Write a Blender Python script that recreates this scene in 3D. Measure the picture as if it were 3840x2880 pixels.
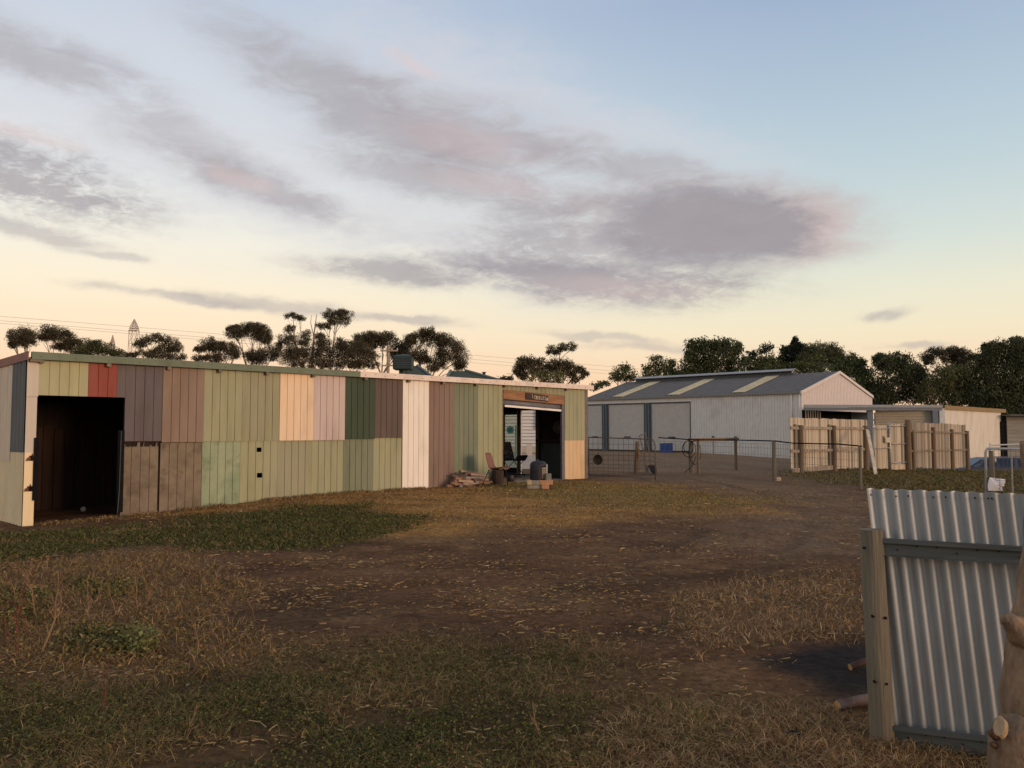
import bpy, bmesh, math, random
import numpy as np
from mathutils import Vector, Matrix, Euler

random.seed(7); RNG = np.random.default_rng(11)
scene = bpy.context.scene
for o in list(bpy.data.objects): bpy.data.objects.remove(o)
COL = scene.collection

# ------------------------------------------------------------------ camera
F = 3150.0; EYE = 1.5; TH = math.atan(178.0 / F)          # photograph is 3840 px wide, horizon at row 1618
cam_d = bpy.data.cameras.new('camera'); cam = bpy.data.objects.new('camera', cam_d); COL.objects.link(cam)
cam.location = (0, 0, EYE); cam.rotation_euler = (math.pi / 2 + TH, 0, 0)
cam_d.sensor_width = 36; cam_d.lens = 36 * F / 3840; cam_d.clip_end = 8000; cam_d.clip_start = .05
scene.camera = cam
scene.view_settings.view_transform = 'Standard'; scene.view_settings.look = 'None'
scene.view_settings.gamma = 1; scene.view_settings.exposure = 0.0; scene.view_settings.use_curve_mapping = False

def ray(px, py):
    x = (px - 1920) / F; y = (1440 - py) / F
    return Vector((x, math.cos(TH) - y * math.sin(TH), math.sin(TH) + y * math.cos(TH)))
def gp(px, py, z=0.0):
    d = ray(px, py); t = (z - EYE) / d.z
    return Vector((d.x * t, d.y * t, z))
def dp(px, py, Y):
    d = ray(px, py); t = Y / d.y
    return Vector((d.x * t, Y, EYE + d.z * t))

# ------------------------------------------------------------------ sun and sky
SUN_DIR = Vector((0.82, -0.57, 0.10)).normalized()        # towards the sun, low behind the camera's right shoulder
sd = bpy.data.lights.new('sun', 'SUN'); so = bpy.data.objects.new('sun', sd); COL.objects.link(so)
sd.energy = 2.35; sd.angle = math.radians(22); sd.color = (1.0, 0.66, 0.44)
so.rotation_euler = SUN_DIR.to_track_quat('Z', 'Y').to_euler()

def lin(c):
    r = []
    for v in c[:3]:
        v /= 255.0
        r.append(v / 12.92 if v <= .04045 else ((v + .055) / 1.055) ** 2.4)
    return tuple(r)

def build_world():
    w = bpy.data.worlds.new('World'); scene.world = w; w.use_nodes = True
    nt = w.node_tree; nt.nodes.clear(); N = nt.nodes.new; L = nt.links.new
    out = N('ShaderNodeOutputWorld'); bg = N('ShaderNodeBackground'); bg.inputs['Strength'].default_value = .1
    L(bg.outputs[0], out.inputs[0])
    sky = N('ShaderNodeTexSky'); sky.sky_type = 'NISHITA'; sky.sun_disc = False
    sky.sun_elevation = math.asin(SUN_DIR.z); sky.sun_rotation = math.atan2(SUN_DIR.x, SUN_DIR.y)
    tc = N('ShaderNodeTexCoord'); sx = N('ShaderNodeSeparateXYZ'); L(tc.outputs['Generated'], sx.inputs[0])
    def M(op, a, b=None, c=None):
        n = N('ShaderNodeMath'); n.operation = op
        for i, v in enumerate((a, b, c)):
            if v is None: continue
            if isinstance(v, (int, float)): n.inputs[i].default_value = v
            else: L(v, n.inputs[i])
        return n.outputs[0]
    az = M('ARCTAN2', sx.outputs[0], sx.outputs[1])
    el = M('ARCSINE', sx.outputs[2])
    # clear air: one ramp by elevation (left, warmer) and one (right, cooler), blended by azimuth
    def ramp(stops):
        r = N('ShaderNodeValToRGB'); cr = r.color_ramp; cr.interpolation = 'B_SPLINE' if False else 'EASE'
        cr.interpolation = 'LINEAR'
        t = M('DIVIDE', el, math.radians(90)); L(t, r.inputs[0])
        while len(cr.elements) > 1: cr.elements.remove(cr.elements[-1])
        for i, (deg, c) in enumerate(stops):
            e = cr.elements[0] if i == 0 else cr.elements.new(deg / 90)
            e.position = deg / 90; e.color = (*lin(c), 1)
        return r.outputs[0]
    left = ramp([(0, (250, 194, 156)), (3.4, (252, 208, 171)), (6.5, (253, 227, 194)), (9, (252, 236, 208)), (12, (246, 239, 222)), (16, (229, 233, 231)), (20, (214, 222, 230)), (27, (190, 203, 220)), (45, (178, 185, 198)), (90, (172, 172, 180))])
    right = ramp([(0, (250, 200, 162)), (3.4, (248, 214, 179)), (6.5, (243, 229, 198)), (9, (233, 230, 208)), (12, (213, 222, 215)), (16, (194, 210, 215)), (20, (180, 199, 213)), (27, (158, 177, 204)), (45, (160, 170, 188)), (90, (168, 170, 180))])
    f = N('ShaderNodeMapRange'); f.interpolation_type = 'SMOOTHSTEP'
    f.inputs['From Min'].default_value = -.42; f.inputs['From Max'].default_value = .42
    L(az, f.inputs['Value'])
    def mix(fac, a, b):
        m = N('ShaderNodeMix'); m.data_type = 'RGBA'
        if isinstance(fac, (int, float)): m.inputs[0].default_value = fac
        else: L(fac, m.inputs[0])
        for i, v in ((6, a), (7, b)):
            if isinstance(v, tuple): m.inputs[i].default_value = (*v, 1)
            else: L(v, m.inputs[i])
        return m.outputs[2]
    air = mix(f.outputs[0], left, right)
    # clouds: streaky noise, gathered into banks that lie at given azimuth / elevation
    comb = N('ShaderNodeCombineXYZ'); L(az, comb.inputs[0]); L(el, comb.inputs[1])
    def noise(scale, sx_, sy_, rot, det=6, rough=.55, dist=0.0, off=0):
        mp = N('ShaderNodeMapping'); mp.inputs['Scale'].default_value = (sx_, sy_, 1); mp.inputs['Rotation'].default_value = (0, 0, rot)
        mp.inputs['Location'].default_value = (off, off * .7, 0)
        L(comb.outputs[0], mp.inputs[0])
        n = N('ShaderNodeTexNoise'); n.inputs['Scale'].default_value = scale; n.inputs['Detail'].default_value = det
        n.inputs['Roughness'].default_value = rough; n.inputs['Distortion'].default_value = dist
        L(mp.outputs[0], n.inputs[0]); return n.outputs['Fac']
    n_big = noise(4.5, 1.0, 2.6, .3, 4, .55, .4)
    n_mid = noise(13, 1.0, 2.9, .24, 7, .64, .5, 3.1)
    n_fine = noise(50, 1.0, 2.4, .16, 5, .65, .6, 7.7)
    wob = M('ADD', M('MULTIPLY', M('SUBTRACT', n_big, .5), 1.6), M('MULTIPLY', M('SUBTRACT', n_mid, .5), 2.4))
    fine = M('MULTIPLY', M('SUBTRACT', n_fine, .5), 2.8)
    # the banks' outlines are warped so that they billow
    wn = N('ShaderNodeTexNoise'); wn.inputs['Scale'].default_value = 9; wn.inputs['Detail'].default_value = 5; wn.inputs['Roughness'].default_value = .6
    wm = N('ShaderNodeMapping'); wm.inputs['Scale'].default_value = (1, 1.6, 1); L(comb.outputs[0], wm.inputs[0]); L(wm.outputs[0], wn.inputs[0])
    ws = N('ShaderNodeSeparateColor'); L(wn.outputs['Color'], ws.inputs[0])
    wx = M('MULTIPLY', M('SUBTRACT', ws.outputs[0], .5), .085); wy = M('MULTIPLY', M('SUBTRACT', ws.outputs[1], .5), .034)
    azw = M('ADD', az, wx); elw = M('ADD', el, wy)
    def bank(px, py, hw, hh, rot, op, fk=.25, wk=1.0, lo=.06, hi=.95):
        d = ray(px, py).normalized(); a0 = math.atan2(d.x, d.y); e0 = math.asin(d.z)
        k = 1 / F * math.cos(a0) ** 1.2
        dx = M('SUBTRACT', azw, a0); dy = M('SUBTRACT', e0, elw)
        c, s = math.cos(math.radians(rot)), math.sin(math.radians(rot))
        X = M('ADD', M('MULTIPLY', dx, c / (hw * k)), M('MULTIPLY', dy, s / (hw * k)))
        Yv = M('ADD', M('MULTIPLY', dx, -s / (hh * k)), M('MULTIPLY', dy, c / (hh * k)))
        r2 = M('ADD', M('MULTIPLY', X, X), M('MULTIPLY', Yv, Yv))
        g = M('POWER', 2.718, M('MULTIPLY', r2, -.85))
        v = M('MULTIPLY', g, M('ADD', M('ADD', 1.0, M('MULTIPLY', wob, .75 * wk)), M('MULTIPLY', fine, fk)))
        m = N('ShaderNodeMapRange'); m.interpolation_type = 'SMOOTHSTEP'
        m.inputs['From Min'].default_value = lo; m.inputs['From Max'].default_value = hi; m.inputs['To Max'].default_value = op
        L(v, m.inputs['Value']); return m.outputs[0]
    def union(ms):
        t = None
        for m in ms:
            i = M('SUBTRACT', 1.0, m); t = i if t is None else M('MULTIPLY', t, i)
        return M('SUBTRACT', 1.0, t)
    veil = union([bank(700, 430, 1500, 420, 10, .36, .05, .8), bank(1750, 330, 560, 210, 18, .5, .1), bank(2000, 880, 460, 260, 8, .4, .3),
                  bank(2350, 580, 620, 170, 9, .45, .12), bank(800, 620, 900, 170, 10, .4, .15), bank(1620, 880, 900, 90, 6, .25, .15)])
    dark = union([bank(230, 240, 420, 100, 12, .62, .2), bank(1330, 390, 560, 130, 22, .68, .12), bank(1800, 500, 420, 120, 12, .66, .15),
                  bank(1720, 690, 520, 75, 11, .58, .2), bank(950, 690, 420, 70, 15, .66, .2), bank(720, 530, 280, 80, 14, .36, .25),
                  bank(90, 650, 430, 130, 10, .8, .9, 1.2), bank(130, 860, 270, 36, 8, .55, .3), bank(420, 955, 110, 16, 4, .4, .2),
                  bank(2450, 800, 380, 100, 0, .6, .2), bank(2350, 620, 380, 65, 9, .55, .2), bank(2010, 870, 170, 150, 0, .42, .7),
                  bank(2230, 1050, 560, 85, 5, .95, .45), bank(2150, 950, 420, 95, 5, .45, .8), bank(1480, 1015, 340, 50, 4, .75, .45), bank(1760, 970, 240, 36, 4, .4, .5),
                  bank(640, 1105, 300, 20, 4, .55, .2), bank(1020, 1138, 290, 30, 5, .5, .25), bank(1480, 1190, 250, 20, 4, .55, .2),
                  bank(2280, 1265, 250, 17, 5, .45, .2), bank(2490, 1305, 270, 17, 3, .45, .2), bank(3330, 1180, 90, 22, -9, .55, .2), bank(3415, 1300, 110, 14, -3, .5, .2)])
    # the broad cloud right of centre: its sunward rim is what its body, shifted, leaves uncovered
    big_c = bank(2700, 850, 440, 150, 4, 1.0, .16, .5, .12, .72); body_c = bank(2625, 856, 450, 185, 4, 1.0, .16, .5, .22, .62)
    rim = M('MULTIPLY', M('MULTIPLY', big_c, M('SUBTRACT', 1.0, body_c)), .85)
    pink = union([rim, bank(910, 672, 140, 34, 16, .3, .1), bank(1750, 535, 260, 60, 12, .18, .1), bank(1540, 240, 110, 22, 18, .35, .1),
                  bank(2330, 1075, 300, 40, 4, .22, .2), bank(80, 490, 240, 30, 6, .28, .1), bank(1850, 700, 280, 44, 10, .18, .1)])
    dark = union([dark, big_c])
    c = mix(veil, air, lin((214, 211, 216)))
    dcol = mix(n_mid, lin((182, 174, 177)), lin((150, 143, 149)))
    c = mix(dark, c, dcol)
    c = mix(M('MULTIPLY', big_c, .5), c, lin((156, 149, 154)))
    c = mix(pink, c, lin((232, 198, 190)))
    # scale to the background's strength and let the physical sky carry part of the light
    sc = N('ShaderNodeVectorMath'); sc.operation = 'SCALE'; sc.inputs['Scale'].default_value = 11.1; L(c, sc.inputs[0])
    fin = mix(.9, sky.outputs[0], sc.outputs[0])
    L(fin, bg.inputs['Color'])
build_world()
try:
    scene.cycles.use_denoising = True; scene.cycles.max_bounces = 5; scene.cycles.diffuse_bounces = 3
except Exception: pass

# ------------------------------------------------------------------ materials
MATS = {}
def mat(name, col, rough=.75, var=.18, scale=8.0, bump=.0, bscale=40.0, metal=0.0, col2=None, c2amt=.5, stretch=(1, 1, 1), spec=.35, dirt=None, dscale=2.0, dmin=.52, dmax=.68):
    """base colour, broken by stretched noise, optional second colour in blotches, optional stains with a shape of their own"""
    if name in MATS: return MATS[name]
    m = bpy.data.materials.new(name); m.use_nodes = True; nt = m.node_tree; N = nt.nodes.new; L = nt.links.new
    b = nt.nodes['Principled BSDF']; b.inputs['Roughness'].default_value = rough; b.inputs['Metallic'].default_value = metal
    b.inputs['Specular IOR Level'].default_value = spec
    tc = N('ShaderNodeTexCoord'); mp = N('ShaderNodeMapping'); mp.inputs['Scale'].default_value = stretch; L(tc.outputs['Object'], mp.inputs[0])
    n = N('ShaderNodeTexNoise'); n.inputs['Scale'].default_value = scale; n.inputs['Detail'].default_value = 6; n.inputs['Roughness'].default_value = .62; L(mp.outputs[0], n.inputs[0])
    hi = tuple(min(1, c * (1 + var)) for c in col); lo = tuple(c * (1 - var) for c in col)
    r = N('ShaderNodeValToRGB'); r.color_ramp.elements[0].position = .3; r.color_ramp.elements[1].position = .7
    r.color_ramp.elements[0].color = (*lo, 1); r.color_ramp.elements[1].color = (*hi, 1); L(n.outputs['Fac'], r.inputs[0]); c = r.outputs[0]
    def blot(c, colour, amt, s, a, z):
        n2 = N('ShaderNodeTexNoise'); n2.inputs['Scale'].default_value = s; n2.inputs['Detail'].default_value = 8; n2.inputs['Roughness'].default_value = .65; L(mp.outputs[0], n2.inputs[0])
        r2 = N('ShaderNodeMapRange'); r2.inputs['From Min'].default_value = a; r2.inputs['From Max'].default_value = z; r2.inputs['To Max'].default_value = amt; L(n2.outputs['Fac'], r2.inputs['Value'])
        x = N('ShaderNodeMix'); x.data_type = 'RGBA'; L(r2.outputs[0], x.inputs[0]); L(c, x.inputs[6]); x.inputs[7].default_value = (*colour, 1); return x.outputs[2]
    if col2: c = blot(c, col2, c2amt, scale * .37, .42, .62)
    if dirt: c = blot(c, dirt, .75, dscale, dmin, dmax)
    L(c, b.inputs['Base Color'])
    if bump:
        n3 = N('ShaderNodeTexNoise'); n3.inputs['Scale'].default_value = bscale; n3.inputs['Detail'].default_value = 5; L(mp.outputs[0], n3.inputs[0])
        bp = N('ShaderNodeBump'); bp.inputs['Strength'].default_value = bump; bp.inputs['Distance'].default_value = .02; L(n3.outputs['Fac'], bp.inputs['Height']); L(bp.outputs[0], b.inputs['Normal'])
    MATS[name] = m; return m
PAINT_K = (.91, 1.0, 1.17)
def paint(name, rgb, k=1.0, var=.10, dirt=True, rough=.6):
    c = tuple(min(.82, v * k * q) for v, q in zip(lin(rgb), PAINT_K))
    g = sum(c) / 3; c = tuple(v * .9 + g * .1 for v in c); chalk = tuple(min(.85, v * .82 + g * .26 + .012) for v in c)
    return mat(name, c, rough=rough, var=var * 1.2, scale=4.5, stretch=(1, 1, .22), col2=chalk, c2amt=.55, dirt=tuple(v * .58 + .014 for v in c) if dirt else None, dscale=2.6, dmin=.52, dmax=.80, spec=.22, bump=.10, bscale=5)

def attr_mat(name, rough=.85, trans=0.0):
    m = bpy.data.materials.new(name); m.use_nodes = True; nt = m.node_tree; b = nt.nodes['Principled BSDF']
    a = nt.nodes.new('ShaderNodeAttribute'); a.attribute_name = 'Col'; nt.links.new(a.outputs['Color'], b.inputs['Base Color'])
    b.inputs['Roughness'].default_value = rough; b.inputs['Specular IOR Level'].default_value = .15
    return m

wood_weather = mat('weathered_timber', (.20, .165, .12), .85, .35, 6, .5, 30, stretch=(1, 1, .08), dirt=(.07, .055, .04), dscale=3)
wood_post = mat('treated_post_timber', (.172, .146, .104), .85, .28, 5, .5, 26, stretch=(3, 3, .25), dirt=(.06, .05, .038), dscale=2.4)
wood_brown = mat('brown_post_timber', (.17, .115, .07), .85, .3, 6, .4, 30, stretch=(2, 2, .15), dirt=(.07, .045, .03), dscale=3)
paling_m = [mat('paling_timber_%s' % n, c, .85, .3, 7, .4, 30, stretch=(1, 1, .1), dirt=d, dscale=4) for n, c, d in
            (('pale', (.50, .42, .315), (.34, .27, .195)), ('tan', (.42, .34, .245), (.27, .215, .155)), ('grey', (.29, .24, .185), (.16, .13, .095)), ('dull', (.20, .17, .13), (.10, .085, .062)))]
steel_dark = mat('dark_steel', (.075, .08, .085), .5, .2, 9, metal=.3)
galv = mat('galvanised_steel', (.42, .45, .47), .48, .18, 7, .06, 9, metal=.35, col2=(.34, .36, .37), c2amt=.6, dirt=(.25, .22, .19), dscale=5, dmin=.6, dmax=.75)
galv_tube = mat('galvanised_tube', (.36, .36, .35), .5, .15, 12, metal=.5)
rust = mat('rust', (.14, .055, .03), .9, .4, 20, .3, 60)
black_rubber = mat('black_rubber', (.009, .009, .010), .9, .3, 10, spec=.1)
wire_m = mat('fence_wire', (.10, .09, .08), .6, .2, 20, metal=.4)
concrete = mat('concrete', (.42, .34, .255), .9, .2, 5, .25, 40, dirt=(.2, .16, .12), dscale=2)
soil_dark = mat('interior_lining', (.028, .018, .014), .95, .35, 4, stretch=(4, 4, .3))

# ------------------------------------------------------------------ mesh helpers
def new_obj(name, me, m=None, parent=None, loc=None):
    o = bpy.data.objects.new(name, me); COL.objects.link(o)
    if m is not None and me is not None and not me.materials: me.materials.append(m)
    if parent is not None:
        o.parent = parent
    if loc is not None: o.location = loc
    return o
def tag(o, label=None, cat=None, group=None, kind=None):
    if label: o['label'] = label
    if cat: o['category'] = cat
    if group: o['group'] = group
    if kind: o['kind'] = kind
    return o
ORIG = {}
def thing(name, loc, label, cat, group=None):
    o = bpy.data.objects.new(name, None); COL.objects.link(o); o.location = loc; o.empty_display_size = .1
    ORIG[o.name] = Vector(loc); return tag(o, label, cat, group)

class MB:
    """collects geometry in world coordinates; build() turns it into one mesh object"""
    def __init__(s): s.v = []; s.f = []
    def add(s, vs, fs):
        n = len(s.v); s.v += [tuple(p) for p in vs]; s.f += [tuple(i + n for i in q) for q in fs]; return s
    def hexa(s, a):  # 8 points: bottom ring, top ring
        return s.add(a, [(3, 2, 1, 0), (4, 5, 6, 7), (0, 1, 5, 4), (1, 2, 6, 5), (2, 3, 7, 6), (3, 0, 4, 7)])
    def obox(s, o, ax, ay, az):  # origin corner + three edge vectors
        o = Vector(o); ax, ay, az = Vector(ax), Vector(ay), Vector(az)
        return s.hexa([o, o + ax, o + ax + ay, o + ay, o + az, o + ax + az, o + ax + ay + az, o + ay + az])
    def box(s, c, size, rz=0.0):
        R = Matrix.Rotation(rz, 3, 'Z'); h = Vector(size) / 2
        ax, ay, az = R @ Vector((size[0], 0, 0)), R @ Vector((0, size[1], 0)), Vector((0, 0, size[2]))
        return s.obox(Vector(c) - ax / 2 - ay / 2 - az / 2, ax, ay, az)
    def beam(s, p, q, w, h, up=(0, 0, 1)):  # bar p->q, w across, h along up
        p, q = Vector(p), Vector(q); d = q - p; side = d.cross(Vector(up)).normalized(); u_ = side.cross(d).normalized()
        return s.obox(p - side * w / 2 - u_ * h / 2, d, side * w, u_ * h)
    def tube(s, pts, r, n=6, cap=True):
        pts = [Vector(p) for p in pts]; rs = r if isinstance(r, (list, tuple)) else [r] * len(pts)
        rings = []; prev = None
        for i, p in enumerate(pts):
            d = (pts[min(i + 1, len(pts) - 1)] - pts[max(i - 1, 0)])
            if d.length < 1e-9: d = Vector((0, 0, 1))
            d.normalize()
            a = prev if prev is not None else (Vector((0, 0, 1)) if abs(d.z) < .9 else Vector((1, 0, 0)))
            a = (a - d * a.dot(d)).normalized(); prev = a; b = d.cross(a)
            rings.append([p + (a * math.cos(2 * math.pi * k / n) + b * math.sin(2 * math.pi * k / n)) * rs[i] for k in range(n)])
        vs = [v for g in rings for v in g]; fs = []
        for i in range(len(rings) - 1):
            for k in range(n):
                k2 = (k + 1) % n; fs.append((i * n + k, i * n + k2, (i + 1) * n + k2, (i + 1) * n + k))
        if cap: fs += [tuple(range(n))[::-1], tuple((len(rings) - 1) * n + k for k in range(n))]
        return s.add(vs, fs)
    def prism(s, poly, ext):
        poly = [Vector(p) for p in poly]; ext = Vector(ext); n = len(poly)
        return s.add(poly + [p + ext for p in poly], [tuple(range(n))[::-1], tuple(range(n, 2 * n))] + [(i, (i + 1) % n, n + (i + 1) % n, n + i) for i in range(n)])
    def mesh(s, name, smooth=False, off=None):
        me = bpy.data.meshes.new(name); o = off or Vector((0, 0, 0))
        me.from_pydata([(p[0] - o[0], p[1] - o[1], p[2] - o[2]) for p in s.v], [], s.f); me.validate(); me.update()
        if smooth: me.polygons.foreach_set('use_smooth', [True] * len(me.polygons))
        return me
    def build(s, name, m, parent=None, smooth=False, bevel=0.0):
        if parent is not None: off = ORIG[parent.name]
        else:
            a = np.array(s.v); off = Vector((a[:, 0].mean(), a[:, 1].mean(), a[:, 2].min()))
        me = s.mesh(name, smooth, off)
        bm = bmesh.new(); bm.from_mesh(me); bmesh.ops.recalc_face_normals(bm, faces=bm.faces)
        if bevel:
            bmesh.ops.bevel(bm, geom=[e for e in bm.edges if e.is_manifold and e.calc_face_angle(0) > .6], offset=bevel, segments=1, affect='EDGES')
        bm.to_mesh(me); bm.free()
        o = new_obj(name, me, m, parent, None if parent is not None else off)
        ORIG[o.name] = off
        return o

def np_mesh(name, V, Fq, col=None, m=None, parent=None, off=(0, 0, 0), tri=False):
    me = bpy.data.meshes.new(name); k = 3 if tri else 4
    V = np.asarray(V, dtype=np.float32) - np.asarray(off, dtype=np.float32)
    me.vertices.add(len(V)); me.vertices.foreach_set('co', V.ravel())
    Fq = np.asarray(Fq, dtype=np.int32)
    me.loops.add(Fq.size); me.loops.foreach_set('vertex_index', Fq.ravel())
    me.polygons.add(len(Fq)); me.polygons.foreach_set('loop_start', np.arange(0, Fq.size, k, dtype=np.int32))
    me.update(calc_edges=True)
    if col is not None:
        a = me.color_attributes.new('Col', 'FLOAT_COLOR', 'POINT')
        c4 = np.ones((len(V), 4), dtype=np.float32); c4[:, :3] = col; a.data.foreach_set('color', c4.ravel())
    o = new_obj(name, me, m, parent, None if parent is not None else off)
    ORIG[o.name] = Vector(off); return o

# ------------------------------------------------------------------ noise and terrain
_perm = np.random.default_rng(3).random((256, 256)).astype(np.float64)
def vnoise(x, y):
    xi = np.floor(x).astype(int); yi = np.floor(y).astype(int); fx = x - xi; fy = y - yi
    fx = fx * fx * (3 - 2 * fx); fy = fy * fy * (3 - 2 * fy)
    g = lambda a, b: _perm[a & 255, b & 255]
    return (g(xi, yi) * (1 - fx) + g(xi + 1, yi) * fx) * (1 - fy) + (g(xi, yi + 1) * (1 - fx) + g(xi + 1, yi + 1) * fx) * fy
def fbm(x, y, o=4):
    t = 0; a = .5; s = 1.0
    for k in range(o): t = t + a * vnoise(x * s + 17.3 * k, y * s + 9.1 * k); a *= .5; s *= 2.03
    return t / (1 - .5 ** o)
def sstep(x): x = np.clip(x, 0, 1); return x * x * (3 - 2 * x)

U = Vector((math.sin(math.radians(44.9)), math.cos(math.radians(44.9)), 0)); V_ = Vector((-U.y, U.x, 0))
C0 = gp(120, 1319, 2.77); C0.z = 0
W0 = C0 + V_ * .10                                   # front wall plane of the patchwork shed
SLEN = 13.92
def A(s, z, off=0.0):
    p = W0 + U * s + V_ * off; return Vector((p.x, p.y, z))
def wallA(px, py, off=0.0):
    d = ray(px, py); o = W0 + V_ * off; t = (o.x * V_.x + o.y * V_.y) / (d.x * V_.x + d.y * V_.y)
    p = d * t; q = p - o; return q.x * U.x + q.y * U.y, EYE + p.z
def endA(px, py, s=SLEN):
    d = ray(px, py); o = W0 + U * s; t = (o.x * U.x + o.y * U.y) / (d.x * U.x + d.y * U.y)
    p = d * t; q = p - o; return q.x * V_.x + q.y * V_.y, EYE + p.z

def gz(x, y, fine=True):
    x = np.asarray(x, float); y = np.asarray(y, float)
    dx, dy = x - W0.x, y - W0.y
    s = dx * U.x + dy * U.y; off = dx * V_.x + dy * V_.y
    rise = .21 * sstep((s + .2) / 6.3) * np.where(off < 0, np.exp(-(off / 6.5) ** 2), 1.0) * np.where(s > 14, np.exp(-((s - 14) / 9) ** 2), 1.0) * np.where(off > 8, np.exp(-((off - 8) / 10) ** 2), 1.0)
    house = .45 * np.exp(-(((x + 3) / 9) ** 2 + ((y - 47) / 10) ** 2))
    dip = -.32 * sstep((y - 27) / 14) * sstep((x - 12) / 8) - 1.0 * sstep((y - 40.8) / 2.4) * sstep((x - 21.0) / 2.5)
    z = rise + house + dip
    if fine:
        near = np.exp(-np.hypot(x, y) / 22)
        z = z + near * (.05 * (fbm(x * .55, y * .55, 3) - .5) + .035 * (fbm(x * 2.6 + 5, y * 2.6, 3) - .5) + .022 * (fbm(x * 9, y * 9 + 3, 3) - .5))
    return z
def gzf(x, y): return float(gz(np.array([x]), np.array([y]))[0])
def G(px, py, z0=0.0):
    p = gp(px, py, z0)
    for _ in range(6): p = gp(px, py, gzf(p.x, p.y))
    return p

def sdist(poly, x, y):
    """signed distance (positive inside) to a ground polygon"""
    P = np.array([(q.x, q.y) for q in poly]); d = np.full(x.shape, 1e9); ins = np.zeros(x.shape, bool)
    for i in range(len(P)):
        a, b = P[i], P[(i + 1) % len(P)]; e = b - a
        t = np.clip(((x - a[0]) * e[0] + (y - a[1]) * e[1]) / (e @ e + 1e-12), 0, 1)
        d = np.minimum(d, np.hypot(x - a[0] - t * e[0], y - a[1] - t * e[1]))
        c = ((a[1] > y) != (b[1] > y)); xx = (b[0] - a[0]) * (y - a[1]) / (b[1] - a[1] + 1e-12) + a[0]
        ins ^= c & (x < xx)
    return np.where(ins, d, -d)
def poly(*pts): return [gp(a, b) for a, b in pts]
Z_GREEN = [poly((-500, 2030), (120, 2000), (420, 1996), (650, 1968), (1000, 1948), (1180, 1930), (1330, 1936), (1540, 1985), (1440, 2010), (1250, 2048), (950, 2062), (700, 2035), (520, 2028), (330, 2068), (0, 2100), (-600, 2120))]
Z_STRAW = [poly((480, 1945), (900, 1900), (1300, 1865), (1700, 1840), (2000, 1838), (2300, 1835), (2560, 1850), (2930, 1898), (2800, 1925), (2450, 1950), (2000, 1990), (1500, 2030), (1250, 2010), (1050, 1950))]
Z_YARDGRASS = [poly((1700, 1845), (2050, 1838), (2500, 1850), (2900, 1900), (2500, 1930), (2100, 1905), (1800, 1880))]
Z_GRAVEL = [poly((2150, 1822), (2470, 1800), (2900, 1808), (3230, 1850), (3260, 1950), (3240, 2080), (2900, 2120), (2650, 2050), (2930, 1930), (2600, 1850))]
Z_FAR = [poly((2130, 1795), (2480, 1797), (2900, 1803), (3000, 1780), (3000, 1690), (2140, 1670))]
Z_RGRASS = [poly((2950, 1800), (3020, 1768), (3300, 1755), (3900, 1740), (4400, 1760), (4400, 1950), (3700, 1880), (3300, 1850), (3080, 1822))]
Z_LEFTDRY = [poly((-500, 2130), (300, 2095), (650, 2075), (900, 2150), (900, 2350), (1000, 2480), (700, 2560), (300, 2520), (-400, 2520))]
Z_LEFTGREEN = [poly((-400, 2230), (150, 2240), (180, 2330), (-200, 2420)), poly((330, 2190), (470, 2200), (440, 2240), (330, 2230)), poly((230, 2420), (330, 2360), (520, 2380), (560, 2430), (420, 2480), (300, 2470))]
Z_FORE = [poly((-400, 2540), (500, 2540), (900, 2530), (1200, 2470), (1500, 2420), (2200, 2400), (2350, 2480), (2000, 2600), (2500, 2640), (2600, 2720), (2300, 2800), (2500, 3100), (-400, 3100))]
Z_FORE2 = [poly((2300, 2700), (2700, 2640), (3100, 2650), (3350, 2740), (3900, 2800), (3900, 3100), (2100, 3100))]
Z_RDRY = [poly((2500, 2270), (2900, 2150), (3230, 2120), (3300, 2420), (2900, 2420), (2600, 2480))]
Z_ASH = [poly((2880, 2500), (3000, 2410), (3150, 2385), (3400, 2400), (3500, 2600), (3200, 2640), (3050, 2620))]
Z_FGREEN = [poly((-300, 2600), (400, 2580), (800, 2600), (1000, 2530), (1300, 2560), (1200, 2700), (700, 2760), (300, 2800), (-300, 2900)), poly((1300, 2780), (1500, 2700), (1700, 2720), (1600, 2900), (1300, 3000))]
def zone(zs, x, y, soft=.25, wob=.5, ws=1.0):
    d = np.max([sdist(p, x, y) for p in zs], axis=0)
    r = np.hypot(x, y); k = np.clip(r / 8, .5, 3)
    d = d + (fbm(x * ws + 3.3, y * ws, 4) - .5) * 2 * wob * k
    return sstep(d / (soft * k) * .5 + .5)

# two wheel ruts that swing from the farm gate round into the yard
RUT = [gp(2440, 1812), gp(2640, 1845), gp(2790, 1885), gp(2850, 1940), gp(2780, 2030), gp(2560, 2150), gp(2200, 2290)]
def rut_mask(x, y):
    P = np.array([(q.x, q.y) for q in RUT]); best = np.full(x.shape, 1e9); sgn = np.zeros(x.shape)
    for a, b in zip(P, P[1:]):
        e = b - a; t = np.clip(((x - a[0]) * e[0] + (y - a[1]) * e[1]) / (e @ e), 0, 1); d = np.hypot(x - a[0] - t * e[0], y - a[1] - t * e[1]); best = np.minimum(best, d)
    best = best + (fbm(x * 1.3, y * 1.3, 3) - .5) * .35
    return np.exp(-((best - .72) / .15) ** 2) * sstep((fbm(x * .7 + 31, y * .7, 3) - .30) / .2)
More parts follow.
